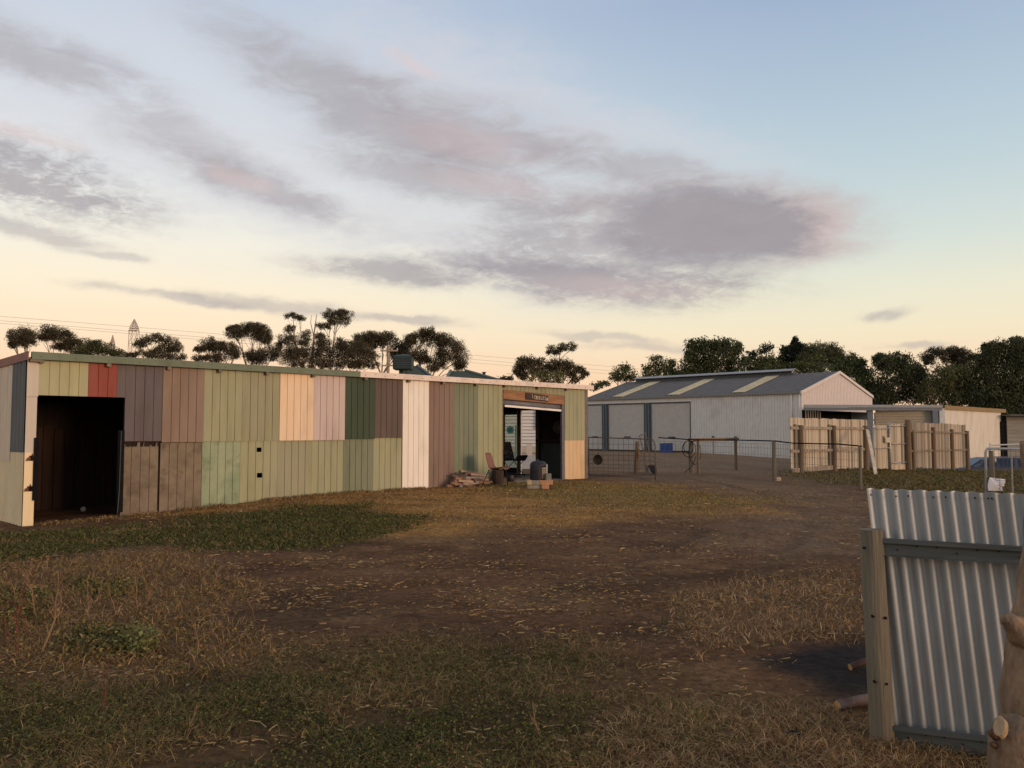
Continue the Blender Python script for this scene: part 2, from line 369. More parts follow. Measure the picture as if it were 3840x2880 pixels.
# ------------------------------------------------------------------ ground
def axis(lo, hi, step, far, ratio=1.22):
    a = list(np.arange(lo, hi + 1e-6, step)); s = step; x = hi
    while x < far: s *= ratio; x += s; a.append(x)
    s = step; x = lo; b = []
    while x > -far: s *= ratio; x -= s; b.append(x)
    return np.array(b[::-1] + a)
def build_ground():
    xs = axis(-11, 10, .085, 3500); ys = axis(2.5, 27, .085, 3500)
    X, Y = np.meshgrid(xs, ys); x, y = X.ravel(), Y.ravel()
    z = gz(x, y); rm = np.zeros(len(x)); nr = np.hypot(x, y) < 34; rm[nr] = rut_mask(x[nr], y[nr]); z = z - .03 * rm
    nx = len(xs); i = np.arange(len(ys) - 1)[:, None] * nx + np.arange(nx - 1)[None, :]
    Fq = np.stack([i, i + 1, i + nx + 1, i + nx], -1).reshape(-1, 4)
    n1 = fbm(x * .9, y * .9, 4)[:, None]; n2 = fbm(x * 3.1 + 40, y * 3.1, 4)[:, None]; n3 = fbm(x * .23 + 9, y * .23, 3)[:, None]
    c = np.array((.146, .074, .036)) * (1 + .5 * (n1 - .5) + .5 * (n2 - .5))
    dm = sstep((fbm(x * 1.7 + 60, y * 3.0, 5) - .45) / .25)[:, None]; c = c * (1 - .35 * dm) + np.array((.26, .155, .072)) * .35 * dm * (.6 + .8 * n2)
    dk2 = sstep((fbm(x * 1.1 + 90, y * 1.6, 5) - .5) / .2)[:, None]; c = c * (1 - .35 * dk2)
    far = np.hypot(x, y)[:, None] > 34
    c = np.where(far, np.array((.13, .10, .062)) * (1 + .6 * (n3 - .5)), c)
    def put(w, col, k=1.0):
        nonlocal c
        w = (w * k)[:, None]; c = c * (1 - w) + np.array(col) * (1 + .45 * (n2 - .5) + .3 * (n1 - .5)) * w
    near = np.hypot(x, y) < 70
    def zz(zs, **kw):
        r = np.zeros(len(x)); r[near] = zone(zs, x[near], y[near], **kw); return r
    put(zz(Z_FAR, soft=.6), (.23, .145, .085), .9)
    put(zz(Z_GRAVEL, soft=.7), (.205, .128, .075), .8)
    st_n = sstep((fbm(x * .8 + y * .5, y * 2.6, 5) - .30) / .34)
    put(zz(Z_STRAW, soft=.6, wob=.6) * (.35 + .65 * st_n), (.40, .205, .058), .9)
    put(zz(Z_YARDGRASS, soft=.5), (.13, .115, .04), .6)
    put(rm, (.115, .064, .034), .6)
    put(zz(Z_GREEN, wob=.22), (.07, .062, .026), .8)
    put(zz(Z_LEFTDRY), (.18, .105, .048), .6)
    put(zz(Z_LEFTGREEN), (.06, .07, .027), .7)
    put(zz(Z_RDRY), (.14, .092, .05), .5)
    put(zz(Z_RGRASS), (.135, .095, .036), .9)
    put(zz(Z_FORE, soft=.8), (.115, .068, .028), .7)
    put(zz(Z_FORE2, soft=.8), (.11, .06, .027), .7)
    put(zz(Z_ASH, soft=.3, wob=.3, ws=2.0), (.016, .016, .018), .93)
    c = c * .86
    m = bpy.data.materials.new('bare_earth'); m.use_nodes = True; nt = m.node_tree; N = nt.nodes.new; L = nt.links.new
    b = nt.nodes['Principled BSDF']; b.inputs['Roughness'].default_value = .95; b.inputs['Specular IOR Level'].default_value = .1
    at = N('ShaderNodeAttribute'); at.attribute_name = 'Col'; tc = N('ShaderNodeTexCoord')
    n = N('ShaderNodeTexNoise'); n.inputs['Scale'].default_value = 14; n.inputs['Detail'].default_value = 9; n.inputs['Roughness'].default_value = .72; L(tc.outputs['Object'], n.inputs[0])
    r = N('ShaderNodeMapRange'); r.inputs['From Min'].default_value = .3; r.inputs['From Max'].default_value = .7; r.inputs['To Min'].default_value = .35; r.inputs['To Max'].default_value = 1.75; L(n.outputs['Fac'], r.inputs['Value'])
    vo = N('ShaderNodeTexVoronoi'); vo.inputs['Scale'].default_value = 42; L(tc.outputs['Object'], vo.inputs[0])
    r2 = N('ShaderNodeMapRange'); r2.inputs['From Min'].default_value = .0; r2.inputs['From Max'].default_value = .22; r2.inputs['To Min'].default_value = 1.5; r2.inputs['To Max'].default_value = .95; L(vo.outputs['Distance'], r2.inputs['Value'])
    mu = N('ShaderNodeMath'); mu.operation = 'MULTIPLY'; L(r.outputs[0], mu.inputs[0]); L(r2.outputs[0], mu.inputs[1])
    sc = N('ShaderNodeVectorMath'); sc.operation = 'SCALE'; L(at.outputs['Color'], sc.inputs[0]); L(mu.outputs[0], sc.inputs['Scale']); L(sc.outputs[0], b.inputs['Base Color'])
    bp = N('ShaderNodeBump'); bp.inputs['Strength'].default_value = .9; bp.inputs['Distance'].default_value = .03; L(n.outputs['Fac'], bp.inputs['Height']); L(bp.outputs[0], b.inputs['Normal'])
    o = np_mesh('ground', np.stack([x, y, z], 1), Fq, c, m); o.data.polygons.foreach_set('use_smooth', [True] * len(o.data.polygons))
    tag(o, 'bare brown earth yard with straw, weeds and a worn track', None, None, 'structure')
build_ground()

# ------------------------------------------------------------------ patchwork shed
PAN = .152
def cladding(s0, s1, z0, z1, off=0.0, pan=PAN, depth=.013, gw=.012, holes=(), jag=0.0, zlap=None, frame=None):
    """ribbed steel sheet: flat pans parted by narrow folded grooves; z0 may be a function of s"""
    fr = frame or A; n = max(1, round((s1 - s0) / pan)); p = (s1 - s0) / n
    st = []
    for k in range(n):
        a, b = s0 + k * p, s0 + (k + 1) * p
        st += [(a + (gw if k else .0), 0), (b - (0 if k < n - 1 else 0), 0)]
        if k < n - 1: st += [(b + .002, depth), (b + gw - .003, depth)]
    st.sort(key=lambda t: t[0]) if False else None
    zf = z0 if callable(z0) else (lambda s: z0); z1f = z1 if callable(z1) else (lambda s: z1)
    m = MB()
    cuts = sorted({h[i] for h in holes for i in (2, 3)})
    cols = list(st)
    for h in holes: cols += [(h[0], 0), (h[1], 0)]
    if holes: cols.sort(key=lambda t: t[0])
    for i in range(len(cols) - 1):
        (a, da), (b, db) = cols[i], cols[i + 1]
        if b - a < 1e-5: continue
        lv = [None] + cuts + [None]
        for j in range(len(lv) - 1):
            def q(s, d, e, top):
                z = lv[e]; z = (z1f(s) if top else zf(s)) if z is None else z
                return fr(s, z, off + d)
            mid = (a + b) / 2; zm = None
            if lv[j] is not None and lv[j + 1] is not None: zm = (lv[j] + lv[j + 1]) / 2
            if zm is not None and any(h[0] - 1e-4 <= mid <= h[1] + 1e-4 and h[2] < zm < h[3] for h in holes): continue
            P = [q(a, da, j, False), q(b, db, j, False), q(b, db, j + 1, True), q(a, da, j + 1, True)]
            m.add(P, [(0, 1, 2, 3)])
    # folded side returns so the sheet has an edge
    for s in (s0, s1):
        m.add([fr(s, zf(s), off), fr(s, z1f(s), off), fr(s, z1f(s), off + depth + .004), fr(s, zf(s), off + depth + .004)], [(0, 1, 2, 3)])
    m.add([fr(s0, z1f(s0), off), fr(s1, z1f(s1), off), fr(s1, z1f(s1), off + depth + .004), fr(s0, z1f(s0), off + depth + .004)], [(0, 1, 2, 3)])
    return m

P_CREAMGREEN = paint('paint_pale_green', (178, 165, 112)); P_GREEN = paint('paint_sage_green', (160, 152, 106)); P_GREEN2 = paint('paint_sage_green_faded', (154, 144, 102))
P_RED = paint('paint_brick_red', (150, 62, 42)); P_PURPLE = paint('paint_grey_purple', (100, 85, 78), var=.2); P_TAN = paint('paint_tan_brown', (142, 112, 86))
P_CREAM = paint('paint_cream', (238, 196, 146), var=.05); P_MAUVE = paint('paint_mauve_grey', (204, 172, 150), var=.05); P_DKGREEN = paint('paint_dark_green', (62, 72, 48)); P_GREYBR = paint('paint_grey_brown', (100, 80, 66))
P_WHITE = paint('paint_off_white', (244, 222, 192), var=.05); P_BROWN = paint('paint_brown', (138, 106, 84)); P_MIDGREEN = paint('paint_mid_green', (124, 124, 90)); P_BLUEGREEN = mat('paint_blue_green_bleached', lin((128, 142, 112)), .65, .12, 4, col2=lin((164, 168, 138)), c2amt=.6, dirt=lin((100, 112, 86)), dscale=2.5, spec=.25)
P_OLDGREY = mat('weathered_grey_cladding', lin((116, 104, 88)), .85, .22, 6, .2, 14, col2=lin((140, 124, 104)), c2amt=.7, dirt=lin((78, 66, 54)), dscale=3, spec=.2)
P_ORANGE = paint('paint_warm_cream', (222, 176, 118), var=.06)
P_FASGREEN = paint('fascia_green', (112, 118, 88)); P_FASCREAM = paint('fascia_cream', (236, 206, 176), var=.08); P_FASRED = paint('barge_red', (152, 92, 72))
P_BLUE = paint('paint_slate_blue', (112, 108, 98)); P_PALE = paint('paint_pale_corrugated', (236, 200, 158), var=.08); P_CREAMY = paint('paint_cream_yellow', (255, 208, 150), var=.08); P_GREYPALE = paint('paint_pale_grey', (206, 184, 154), var=.08)

def base_z(s): return gzf(*A(s, 0).xy) + .005 + .015 * math.sin(s * 9.1) * math.sin(s * 3.3)
shed = thing('patchwork_shed', A(0, 0), 'long low farm shed clad in mismatched green, cream, red, brown and white sheets', 'shed')
def sheet(s0, s1, z0, z1, m, lab, off=0.0, **kw):
    o = cladding(s0 + .002, s1 - .002, z0, z1, off, **kw).build('cladding_sheet', m, shed)
    o['label'] = lab; return o
TOP = 2.66
B = [1.352, 2.138, 2.906, 3.662, 4.45, 5.213, 5.969, 6.738, 7.489, 8.238, 9.014, 9.783, 10.622]
LAP = lambda s: 1.285 + .011 * s
sheet(.135, .888, 2.085, TOP, P_CREAMGREEN, 'pale green sheet over the dark open bay')
sheet(.888, 1.352, 2.085, TOP, P_RED, 'brick red sheet over the dark open bay')
sheet(1.352, 1.495, 2.085, TOP, P_PURPLE, 'grey purple strip over the corner of the open bay')
sheet(1.495, 2.138, 1.33, TOP, P_PURPLE, 'grey purple upper sheet')
sheet(2.138, 2.906, LAP(2.1), TOP, P_TAN, 'tan brown upper sheet', off=-.012)
sheet(2.906, 3.662, LAP(3), TOP, P_GREEN, 'sage green upper sheet')
sheet(3.662, 4.45, LAP(3), TOP, P_GREEN2, 'faded sage green upper sheet')
sheet(4.45, 5.213, LAP(3.2), TOP, P_CREAM, 'cream upper sheet', off=-.014)
sheet(5.213, 5.969, LAP(3.2), TOP, P_MAUVE, 'pale mauve upper sheet', off=-.014)
sheet(5.969, 6.738, LAP(5), TOP, P_DKGREEN, 'dark green upper sheet', off=-.012)
sheet(6.738, 7.489, LAP(7), TOP, P_GREYBR, 'grey brown upper sheet', off=-.012)
sheet(7.489, 8.238, base_z, TOP, P_WHITE, 'off white full height sheet', off=-.014)
sheet(8.238, 9.014, base_z, TOP, P_BROWN, 'brown full height sheet')
sheet(9.014, 9.783, base_z, TOP, P_MIDGREEN, 'mid green full height sheet')
sheet(9.783, 10.622, base_z, TOP, P_GREEN, 'sage green full height sheet beside the doorway')
sheet(10.622, 12.96, lambda s: 2.55 - (s - 10.622) * .0385, TOP, P_GREEN2, 'narrow green sheet over the doorway')
sheet(12.96, 13.79, lambda s: 1.26, TOP, P_GREEN, 'sage green sheet right of the doorway', off=-.006)
sheet(12.96, 13.785, base_z, 1.275, P_ORANGE, 'warm cream lower sheet right of the doorway', off=.002, pan=.165, depth=.008)
sheet(1.47, 2.10, base_z, 1.235, P_OLDGREY, 'weathered grey lower sheet with torn upper edge', off=.03)
sheet(2.13, 2.89, base_z, 1.30, P_OLDGREY, 'weathered grey lower sheet, bowed', off=.016)
sheet(2.895, 3.645, base_z, LAP(3) + .03, P_BLUEGREEN, 'bleached blue green lower sheet', off=.016)
sheet(3.645, 4.43, base_z, LAP(3) + .03, P_GREEN, 'sage green lower sheet with two square holes', off=.016,
      holes=[(3.985, 4.085, 1.105, 1.19), (4.0, 4.11, .61, .70)])
sheet(4.43, 5.20, base_z, LAP(3) + .03, P_GREEN2, 'faded sage green lower sheet', off=.016)
sheet(5.20, 5.955, base_z, LAP(3) + .03, P_GREEN, 'sage green lower sheet', off=.018)
sheet(5.955, 6.72, base_z, LAP(5) + .03, P_MIDGREEN, 'mid green lower sheet', off=.016)
sheet(6.72, 7.489, base_z, LAP(7) + .03, P_GREEN, 'sage green lower sheet beside the white sheet', off=.016)
# corner flashings
def slab(s0, s1, z0, z1, off, th, m, name, lab=None, fr=A, par=None):
    mb = MB(); mb.hexa([fr(s0, z0, off), fr(s1, z0, off), fr(s1, z0, off + th), fr(s0, z0, off + th), fr(s0, z1, off), fr(s1, z1, off), fr(s1, z1, off + th), fr(s0, z1, off + th)])
    o = mb.build(name, m, par or shed)
    if lab: o['label'] = lab
    return o
slab(-.035, .133, 2.06, TOP, -.016, .014, P_GREYPALE, 'corner_flashing', 'pale grey corner flashing')
mb = MB()   # upper and lower corner strip with torn holes
def strip(z0, z1, holes, m, lab):
    o = cladding(-.03, .125, z0, z1, 0.0, pan=.2, depth=.012, holes=holes).build('corner_flashing', m, shed); o['label'] = lab
strip(1.165, 2.06, [], P_GREYPALE, 'pale grey corner flashing at mid height')
strip(.0, 1.165, [(.035, .098, 1.03, 1.115), (.02, .11, .545, .63)], P_CREAMY, 'cream lower corner flashing with two torn rusty holes')
for zz_, s_ in ((1.06, .035), (.575, .02)):
    m_ = MB(); m_.add([A(s_ - .05, zz_ - .03, -.03), A(s_ + .02, zz_ - .02, -.012), A(s_ + .02, zz_ + .05, -.012), A(s_ - .03, zz_ + .02, -.05)], [(0, 1, 2, 3)])
    m_.add([A(s_ + .03, zz_ + .05, -.006), A(s_ + .06, zz_ + .05, -.006), A(s_ + .04, zz_ + .1, -.03)], [(0, 1, 2)]); m_.build('rust_flap', rust, shed)
slab(13.79, 13.915, base_z(13.8), TOP - .02, -.01, .03, mat('grey_corner_trim', (.16, .135, .115), .8, .2, 6), 'corner_flashing', 'grey brown corner trim at the far end')
# timber frame, lining, interior
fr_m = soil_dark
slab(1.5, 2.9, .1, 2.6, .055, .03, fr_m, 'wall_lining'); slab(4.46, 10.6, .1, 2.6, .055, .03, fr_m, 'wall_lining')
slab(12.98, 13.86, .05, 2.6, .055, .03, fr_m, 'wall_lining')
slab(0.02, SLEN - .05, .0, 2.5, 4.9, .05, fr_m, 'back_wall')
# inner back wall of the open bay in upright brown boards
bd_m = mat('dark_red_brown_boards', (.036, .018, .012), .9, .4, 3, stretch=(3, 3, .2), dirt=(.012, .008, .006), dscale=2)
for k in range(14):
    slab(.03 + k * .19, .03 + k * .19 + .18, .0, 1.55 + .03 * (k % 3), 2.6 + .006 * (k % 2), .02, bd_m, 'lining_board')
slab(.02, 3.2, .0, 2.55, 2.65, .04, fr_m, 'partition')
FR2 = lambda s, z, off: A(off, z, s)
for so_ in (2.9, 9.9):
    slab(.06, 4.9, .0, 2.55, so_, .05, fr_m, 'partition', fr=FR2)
# jamb trims of the open bay
slab(.095, .165, .40, 1.40, -.024, .012, black_rubber, 'rubber_strip', 'black rubber strip on the left jamb')
slab(1.40, 1.505, .12, 1.52, -.0, .06, black_rubber, 'rubber_strip', 'black rubber strip on the right jamb')
m_ = MB(); m_.tube([A(1.405, .1, -.03), A(1.425, .5, -.035), A(1.435, 1.5, -.03)], .007, 6); m_.build('jamb_pipe', steel_dark, shed)
# torn upper edge of the weathered sheet
m_ = MB()
random.seed(3)
for a, w_, h_ in ((1.50, .03, .05), (1.60, .02, .02), (1.72, .06, .085), (1.83, .015, .09), (1.93, .05, .03), (2.04, .04, .085)):
    m_ = MB(); m_.add([A(a, 1.235, .028), A(a + w_, 1.235, .028), A(a + w_ * .8, 1.235 + h_, .012), A(a + w_ * .1, 1.235 + h_ * .8, .006)], [(0, 1, 2, 3)]); m_.build('torn_strip', P_OLDGREY, shed)
# fascia, barge, rafter ends, roof
def fas(s0, s1, m, lab):
    mb = MB(); mb.hexa([A(s0, 2.655, -.11), A(s1, 2.655, -.11), A(s1, 2.655, -.05), A(s0, 2.655, -.05), A(s0, 2.775, -.112), A(s1, 2.775, -.112), A(s1, 2.775, -.05), A(s0, 2.775, -.05)])
    o = mb.build('fascia', m, shed); o['label'] = lab
    sc = MB(); n = int((s1 - s0) / .26)
    for k in range(n):
        c = A(s0 + .13 + k * .26, 2.70 + .035 * (k % 2), -.113); sc.box(c, (.014, .014, .014), math.radians(45))
    so2 = sc.build('screws', steel_dark, o); so2['kind'] = 'stuff'; return o
fas(0.0, 6.28, P_FASGREEN, 'long green fascia on the left'); fas(6.283, 14.06, P_FASCREAM, 'long cream fascia on the right')
for px in (140, 393, 620, 812, 990, 1163, 1360, 1522, 1652, 1777, 1885, 2008, 2116):
    s = wallA(px, 1420)[0]
    slab(s, s + .07, 2.60, 2.66, -.09, .1, wood_weather, 'rafter_end')
slab(-.02, .14, 2.615, 2.655, -.1, .1, wood_weather, 'rafter_end')
def roofz(off): return 2.735 - .022 * (off + .1)
m_ = MB(); prof = []
m_.hexa([A(-.04, 2.66, -.049), A(14.05, 2.66, -.049), A(14.05, 2.54, 5.1), A(-.04, 2.54, 5.1), A(-.04, 2.69, -.049), A(14.05, 2.69, -.049), A(14.05, 2.57, 5.1), A(-.04, 2.57, 5.1)])
m_.build('roof', mat('roof_sheet', (.25, .25, .24), .6, .15, 4), shed)
m_ = MB(); m_.hexa([A(-.06, 2.64, -.105), A(-.045, 2.64, -.105), A(-.045, 2.52, 5.1), A(-.06, 2.52, 5.1), A(-.06, 2.775, -.112), A(-.045, 2.775, -.112), A(-.045, 2.66, 5.1), A(-.06, 2.66, 5.1)])
m_.build('barge_board', P_FASRED, shed)['label'] = 'red barge flashing along the left end'
# end wall in corrugated sheets
def corr(o0, o1, z0, z1f, sx_, m, lab, pitch=.19, amp=.016):
    mb = MB(); n = int((o1 - o0) / pitch * 6); pts = []
    for k in range(n + 1):
        o_ = o0 + (o1 - o0) * k / n; pts.append((o_, sx_ - amp * math.cos(2 * math.pi * o_ / pitch)))
    for (a, sa), (b, sb) in zip(pts, pts[1:]):
        mb.add([A(sa, z0, a), A(sb, z0, b), A(sb, z1f(b), b), A(sa, z1f(a), a)], [(0, 1, 2, 3)])
    o = mb.build('corrugated_sheet', m, shed, smooth=True); o['label'] = lab
zt_ = lambda o_: 2.66 - .023 * o_
corr(.02, .75, 1.165, zt_, -.035, P_BLUE, 'slate blue corrugated sheet by the left corner')
corr(.02, .75, -.02, lambda o_: 1.18, -.028, P_CREAMY, 'cream corrugated sheet below the blue one')
corr(.75, 2.9, 1.0, zt_, -.033, P_PALE, 'pale corrugated sheets of the end wall')
corr(.75, 2.9, -.02, lambda o_: 1.03, -.026, P_CREAMY, 'cream corrugated lower sheets of the end wall')
corr(2.9, 5.0, -.02, zt_, -.03, P_PALE, 'rear corrugated sheets of the end wall')
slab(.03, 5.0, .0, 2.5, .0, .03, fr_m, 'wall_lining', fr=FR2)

# ---- doorway bay on the right
rim_m = mat('rough_red_timber', (.30, .15, .075), .85, .3, 5, .4, 26, stretch=(.3, .3, 2), dirt=(.16, .075, .04), dscale=3)
def sl(s): return -.0385 * (s - 10.622)
m_ = MB(); a, b = 10.64, 12.925
m_.hexa([A(a, 2.31 + sl(a), -.012), A(b, 2.31 + sl(b), -.012), A(b, 2.31 + sl(b), .05), A(a, 2.31 + sl(a), .05), A(a, 2.545 + sl(a), -.012), A(b, 2.545 + sl(b), -.012), A(b, 2.545 + sl(b), .05), A(a, 2.545 + sl(a), .05)])
lint = m_.build('lintel_board', rim_m, shed); lint['label'] = 'rough reddish timber board over the doorway'
curt = mat('roller_curtain_grey', (.16, .155, .17), .5, .15, 8)
m_ = MB(); m_.tube([A(10.66, 2.235, .12), A(12.88, 2.15, .12)], .085, 14); rc = m_.build('rolled_curtain', curt, shed, smooth=True)
m_ = MB(); m_.hexa([A(10.70, 2.115, .0), A(12.82, 2.035, .0), A(12.82, 2.035, .03), A(10.70, 2.115, .03), A(10.70, 2.165, .0), A(12.82, 2.085, .0), A(12.82, 2.085, .03), A(10.70, 2.165, .03)]); m_.build('bottom_rail', P_WHITE, shed)['label'] = 'pale bottom rail of the rolled up door'
slab(12.845, 12.955, .18, 2.46, .0, .06, mat('grey_jamb', (.13, .125, .13), .7, .2, 8), 'door_jamb')
slab(10.60, 10.635, .18, 2.5, .0, .05, mat('brown_jamb', (.30, .2, .13), .8, .2, 8), 'door_jamb')
fl = MB(); fl.hexa([A(10.0, .10, .01), A(13.85, .10, .01), A(13.85, .10, 4.85), A(10.0, .10, 4.85), A(10.0, .215, .01), A(13.85, .215, .01), A(13.85, .215, 4.85), A(10.0, .215, 4.85)]); fl.build('floor_slab', concrete, shed)
m_ = MB(); m_.hexa([A(10.64, .1, -.05), A(12.94, .1, -.05), A(12.94, .1, .012), A(10.64, .1, .012), A(10.64, .2, -.05), A(12.94, .2, -.05), A(12.94, .2, .012), A(10.64, .2, .012)]); m_.build('sill', mat('pale_sill_timber', (.42, .32, .22), .8, .2, 7), shed)
# sliding glass door in the far end wall of that bay
e0 = endA(1898, 1761)[0]; e1 = endA(1947, 1761)[0]; e2 = endA(1962, 1761)[0]; e3 = endA(2018, 1761)[0]; zb = .23
EA = lambda o_, z, d=0.0: A(SLEN - .05 + d, z, o_)
def eslab(o0, o1, z0, z1, d, th, m, name, par=shed, lab=None):
    mb = MB(); mb.hexa([EA(o0, z0, d), EA(o1, z0, d), EA(o1, z0, d + th), EA(o0, z0, d + th), EA(o0, z1, d), EA(o1, z1, d), EA(o1, z1, d + th), EA(o0, z1, d + th)])
    o = mb.build(name, m, par)
    if lab: o['label'] = lab
    return o
lo, hi = e3, e0     # offsets: doorway spans e3 (near) .. e0 (far)
dk = mat('dark_inner_wall', (.035, .026, .022), .9, .3, 5)
eslab(.06, lo - .06, .1, 2.6, 0, .05, dk, 'end_wall'); eslab(hi + .25, 4.9, .1, 2.6, 0, .05, dk, 'end_wall'); eslab(lo - .06, hi + .25, 2.12, 2.6, 0, .05, dk, 'end_wall')
sill_m = mat('door_track', (.03, .028, .028), .6, .2, 8)
eslab(lo - .06, hi + .25, .20, .245, -.03, .12, sill_m, 'door_track')
frame_br = mat('brown_door_frame', (.11, .085, .065), .6, .2, 8); frame_w = mat('white_door_stile', (.62, .54, .45), .5, .1, 8)
eslab(lo - .09, lo, .2, 2.2, -.06, .11, mat('grey_door_jamb', (.15, .13, .11), .7, .15, 8), 'door_jamb')
sd_ = eslab(e2 - .0, e2 + .05, .25, 2.12, -.05, .04, frame_w, 'door_stile'); eslab(e2 + .05, e1 - .05, .25, 2.12, -.045, .035, frame_br, 'door_stile'); eslab(e1 - .05, e1, .25, 2.12, -.05, .04, frame_w, 'door_stile')
eslab(e1, hi, 2.0, 2.12, -.04, .03, frame_br, 'door_rail'); eslab(hi - .02, hi + .2, .25, 2.12, -.04, .03, mat('dark_door_stile', (.045, .04, .035), .6, .2, 8), 'door_stile'); eslab(e1, hi, .25, .42, -.04, .03, mat('green_door_rail', (.06, .07, .055), .6, .2, 8), 'door_rail')
gm = bpy.data.materials.new('window_glass'); gm.use_nodes = True; nt = gm.node_tree; nt.nodes.remove(nt.nodes['Principled BSDF'])
tr = nt.nodes.new('ShaderNodeBsdfTransparent'); tr.inputs[0].default_value = (.80, .86, .83, 1); gl = nt.nodes.new('ShaderNodeBsdfGlossy'); gl.inputs['Roughness'].default_value = .03; mx = nt.nodes.new('ShaderNodeMixShader'); mx.inputs[0].default_value = .1
nt.links.new(tr.outputs[0], mx.inputs[1]); nt.links.new(gl.outputs[0], mx.inputs[2]); nt.links.new(mx.outputs[0], nt.nodes['Material Output'].inputs[0])
eslab(e1, hi - .02, .42, 2.0, -.028, .006, gm, 'glass_pane')
slab_h = eslab(e2 + .06, e2 + .1, 1.15, 1.3, -.075, .03, mat('brass_handle', (.25, .17, .08), .4, .1, 8, metal=.7), 'door_handle')

# lettered sign on the lintel
sg = thing('sign_board', A(11.46, 2.30, -.04), 'small dark wooden sign with pale hand painted letters over the doorway', 'sign')
def SG(s, z, d): return A(s, z + sl(s), -.018 + d)
m_ = MB(); m_.hexa([SG(11.42, 2.355, -.02), SG(12.27, 2.345, -.02), SG(12.27, 2.345, .004), SG(11.42, 2.355, .004), SG(11.42, 2.525, -.02), SG(12.27, 2.50, -.02), SG(12.27, 2.50, .004), SG(11.42, 2.525, .004)]); m_.build('board', mat('dark_sign_timber', (.05, .03, .025), .8, .3, 6), sg)
let_m = mat('cream_lettering', (.55, .46, .36), .8, .1, 8)
def letter(ch, s, z, size):
    cu = bpy.data.curves.new('letter', 'FONT'); cu.body = ch; cu.size = size; cu.extrude = .002
    t = bpy.data.objects.new('tmp', cu); COL.objects.link(t); dg = bpy.context.evaluated_depsgraph_get(); dg.update()
    me = bpy.data.meshes.new_from_object(t.evaluated_get(dg)); bpy.data.objects.remove(t)
    o = new_obj('letter', me, let_m, sg); R = Matrix((U, Vector((0, 0, 1)) - U * .0385, U.cross(Vector((0, 0, 1))))).transposed().to_4x4()
    o.matrix_local = Matrix.Translation(SG(s, z, -.026) - ORIG[sg.name]) @ R
for ch, s in zip('I OBBLES', (11.63, 0, 11.70, 11.79, 11.875, 11.96, 12.03, 12.11)):
    if ch != ' ': letter(ch, s, 2.405 if ch == 'I' else 2.375, .135)
m_ = MB(); m_.prism([SG(12.17, 2.375, -.024), SG(12.25, 2.365, -.024), SG(12.26, 2.44, -.024), SG(12.21, 2.455, -.024), SG(12.185, 2.41, -.024)], tuple(V_ * .004)); m_.build('painted_motif', mat('pale_motif', (.42, .33, .27), .8, .2, 9), sg)

# ------------------------------------------------------------------ big steel shed
CB = gp(3010, 1705); CB.z = 0; LB = 18.3; WB = 11.4; EB = 4.10; RB = 5.66
def Bf(t, z, off=0.0):       # long front wall: t along V_ from the near corner, off inwards along U
    p = CB + V_ * t + U * off; return Vector((p.x, p.y, z))
def wallB(px, py):
    d = ray(px, py); t = (CB.x * U.x + CB.y * U.y) / (d.x * U.x + d.y * U.y); p = d * t; q = p - CB
    return q.x * V_.x + q.y * V_.y, EYE + p.z
big = thing('steel_shed', Bf(0, 0), 'big grey steel farm shed with roller doors and three pale roof skylights', 'shed')
zinc = mat('zinc_wall_sheet', (.70, .66, .62), .6, .06, 3, dirt=(.56, .525, .485), dscale=.8, spec=.2); pinkw = mat('pale_gable_sheet', (.60, .53, .49), .55, .06, 3)
roof_m = mat('blue_grey_roof', (.142, .134, .130), .8, .12, 2, spec=.12); trim = mat('shed_trim', (.30, .29, .28), .5, .1, 6); post_bl = mat('blue_grey_steel', (.10, .125, .15), .5, .15, 6)
def ribbed(name, fr, a0, a1, z0f, z1f, m, rib=.2, rw=.06, rd=.055, par=None, lab=None):
    mb = MB(); n = int(round((a1 - a0) / rib)); r = (a1 - a0) / n; pts = []
    for k in range(n):
        x = a0 + k * r; pts += [(x, 0), (x + r - rw * 1.6, 0), (x + r - rw * 1.2, rd), (x + r - rw * .4, rd)]
    pts.append((a1, 0))
    for (a, da), (b, db) in zip(pts, pts[1:]):
        mb.add([fr(a, z0f(a), -da), fr(b, z0f(b), -db), fr(b, z1f(b), -db), fr(a, z1f(a), -da)], [(0, 1, 2, 3)])
    o = mb.build(name, m, par)
    if lab: o['label'] = lab
    return o
def bslab(t0, t1, z0, z1, off, th, m, name, fr=Bf, par=None, lab=None):
    mb = MB(); mb.hexa([fr(t0, z0, off), fr(t1, z0, off), fr(t1, z0, off + th), fr(t0, z0, off + th), fr(t0, z1, off), fr(t1, z1, off), fr(t1, z1, off + th), fr(t0, z1, off + th)])
    o = mb.build(name, m, par or big)
    if lab: o['label'] = lab
    return o
tA = wallB(2592, 1600)[0]; DT = wallB(2592, 1505)[1]
doors = [(wallB(2437, 1600)[0], tA), (wallB(2277, 1600)[0], wallB(2419, 1600)[0]), (LB - .05, wallB(2261, 1600)[0])]
ribbed('front_wall', Bf, 0.0, tA, lambda a: -.6, lambda a: EB, zinc, par=big)
bslab(tA, LB, DT, EB, 0.0, .05, zinc, 'door_header')
rol = mat('roller_door_curtain', (.62, .575, .53), .6, .08, 4, spec=.2)
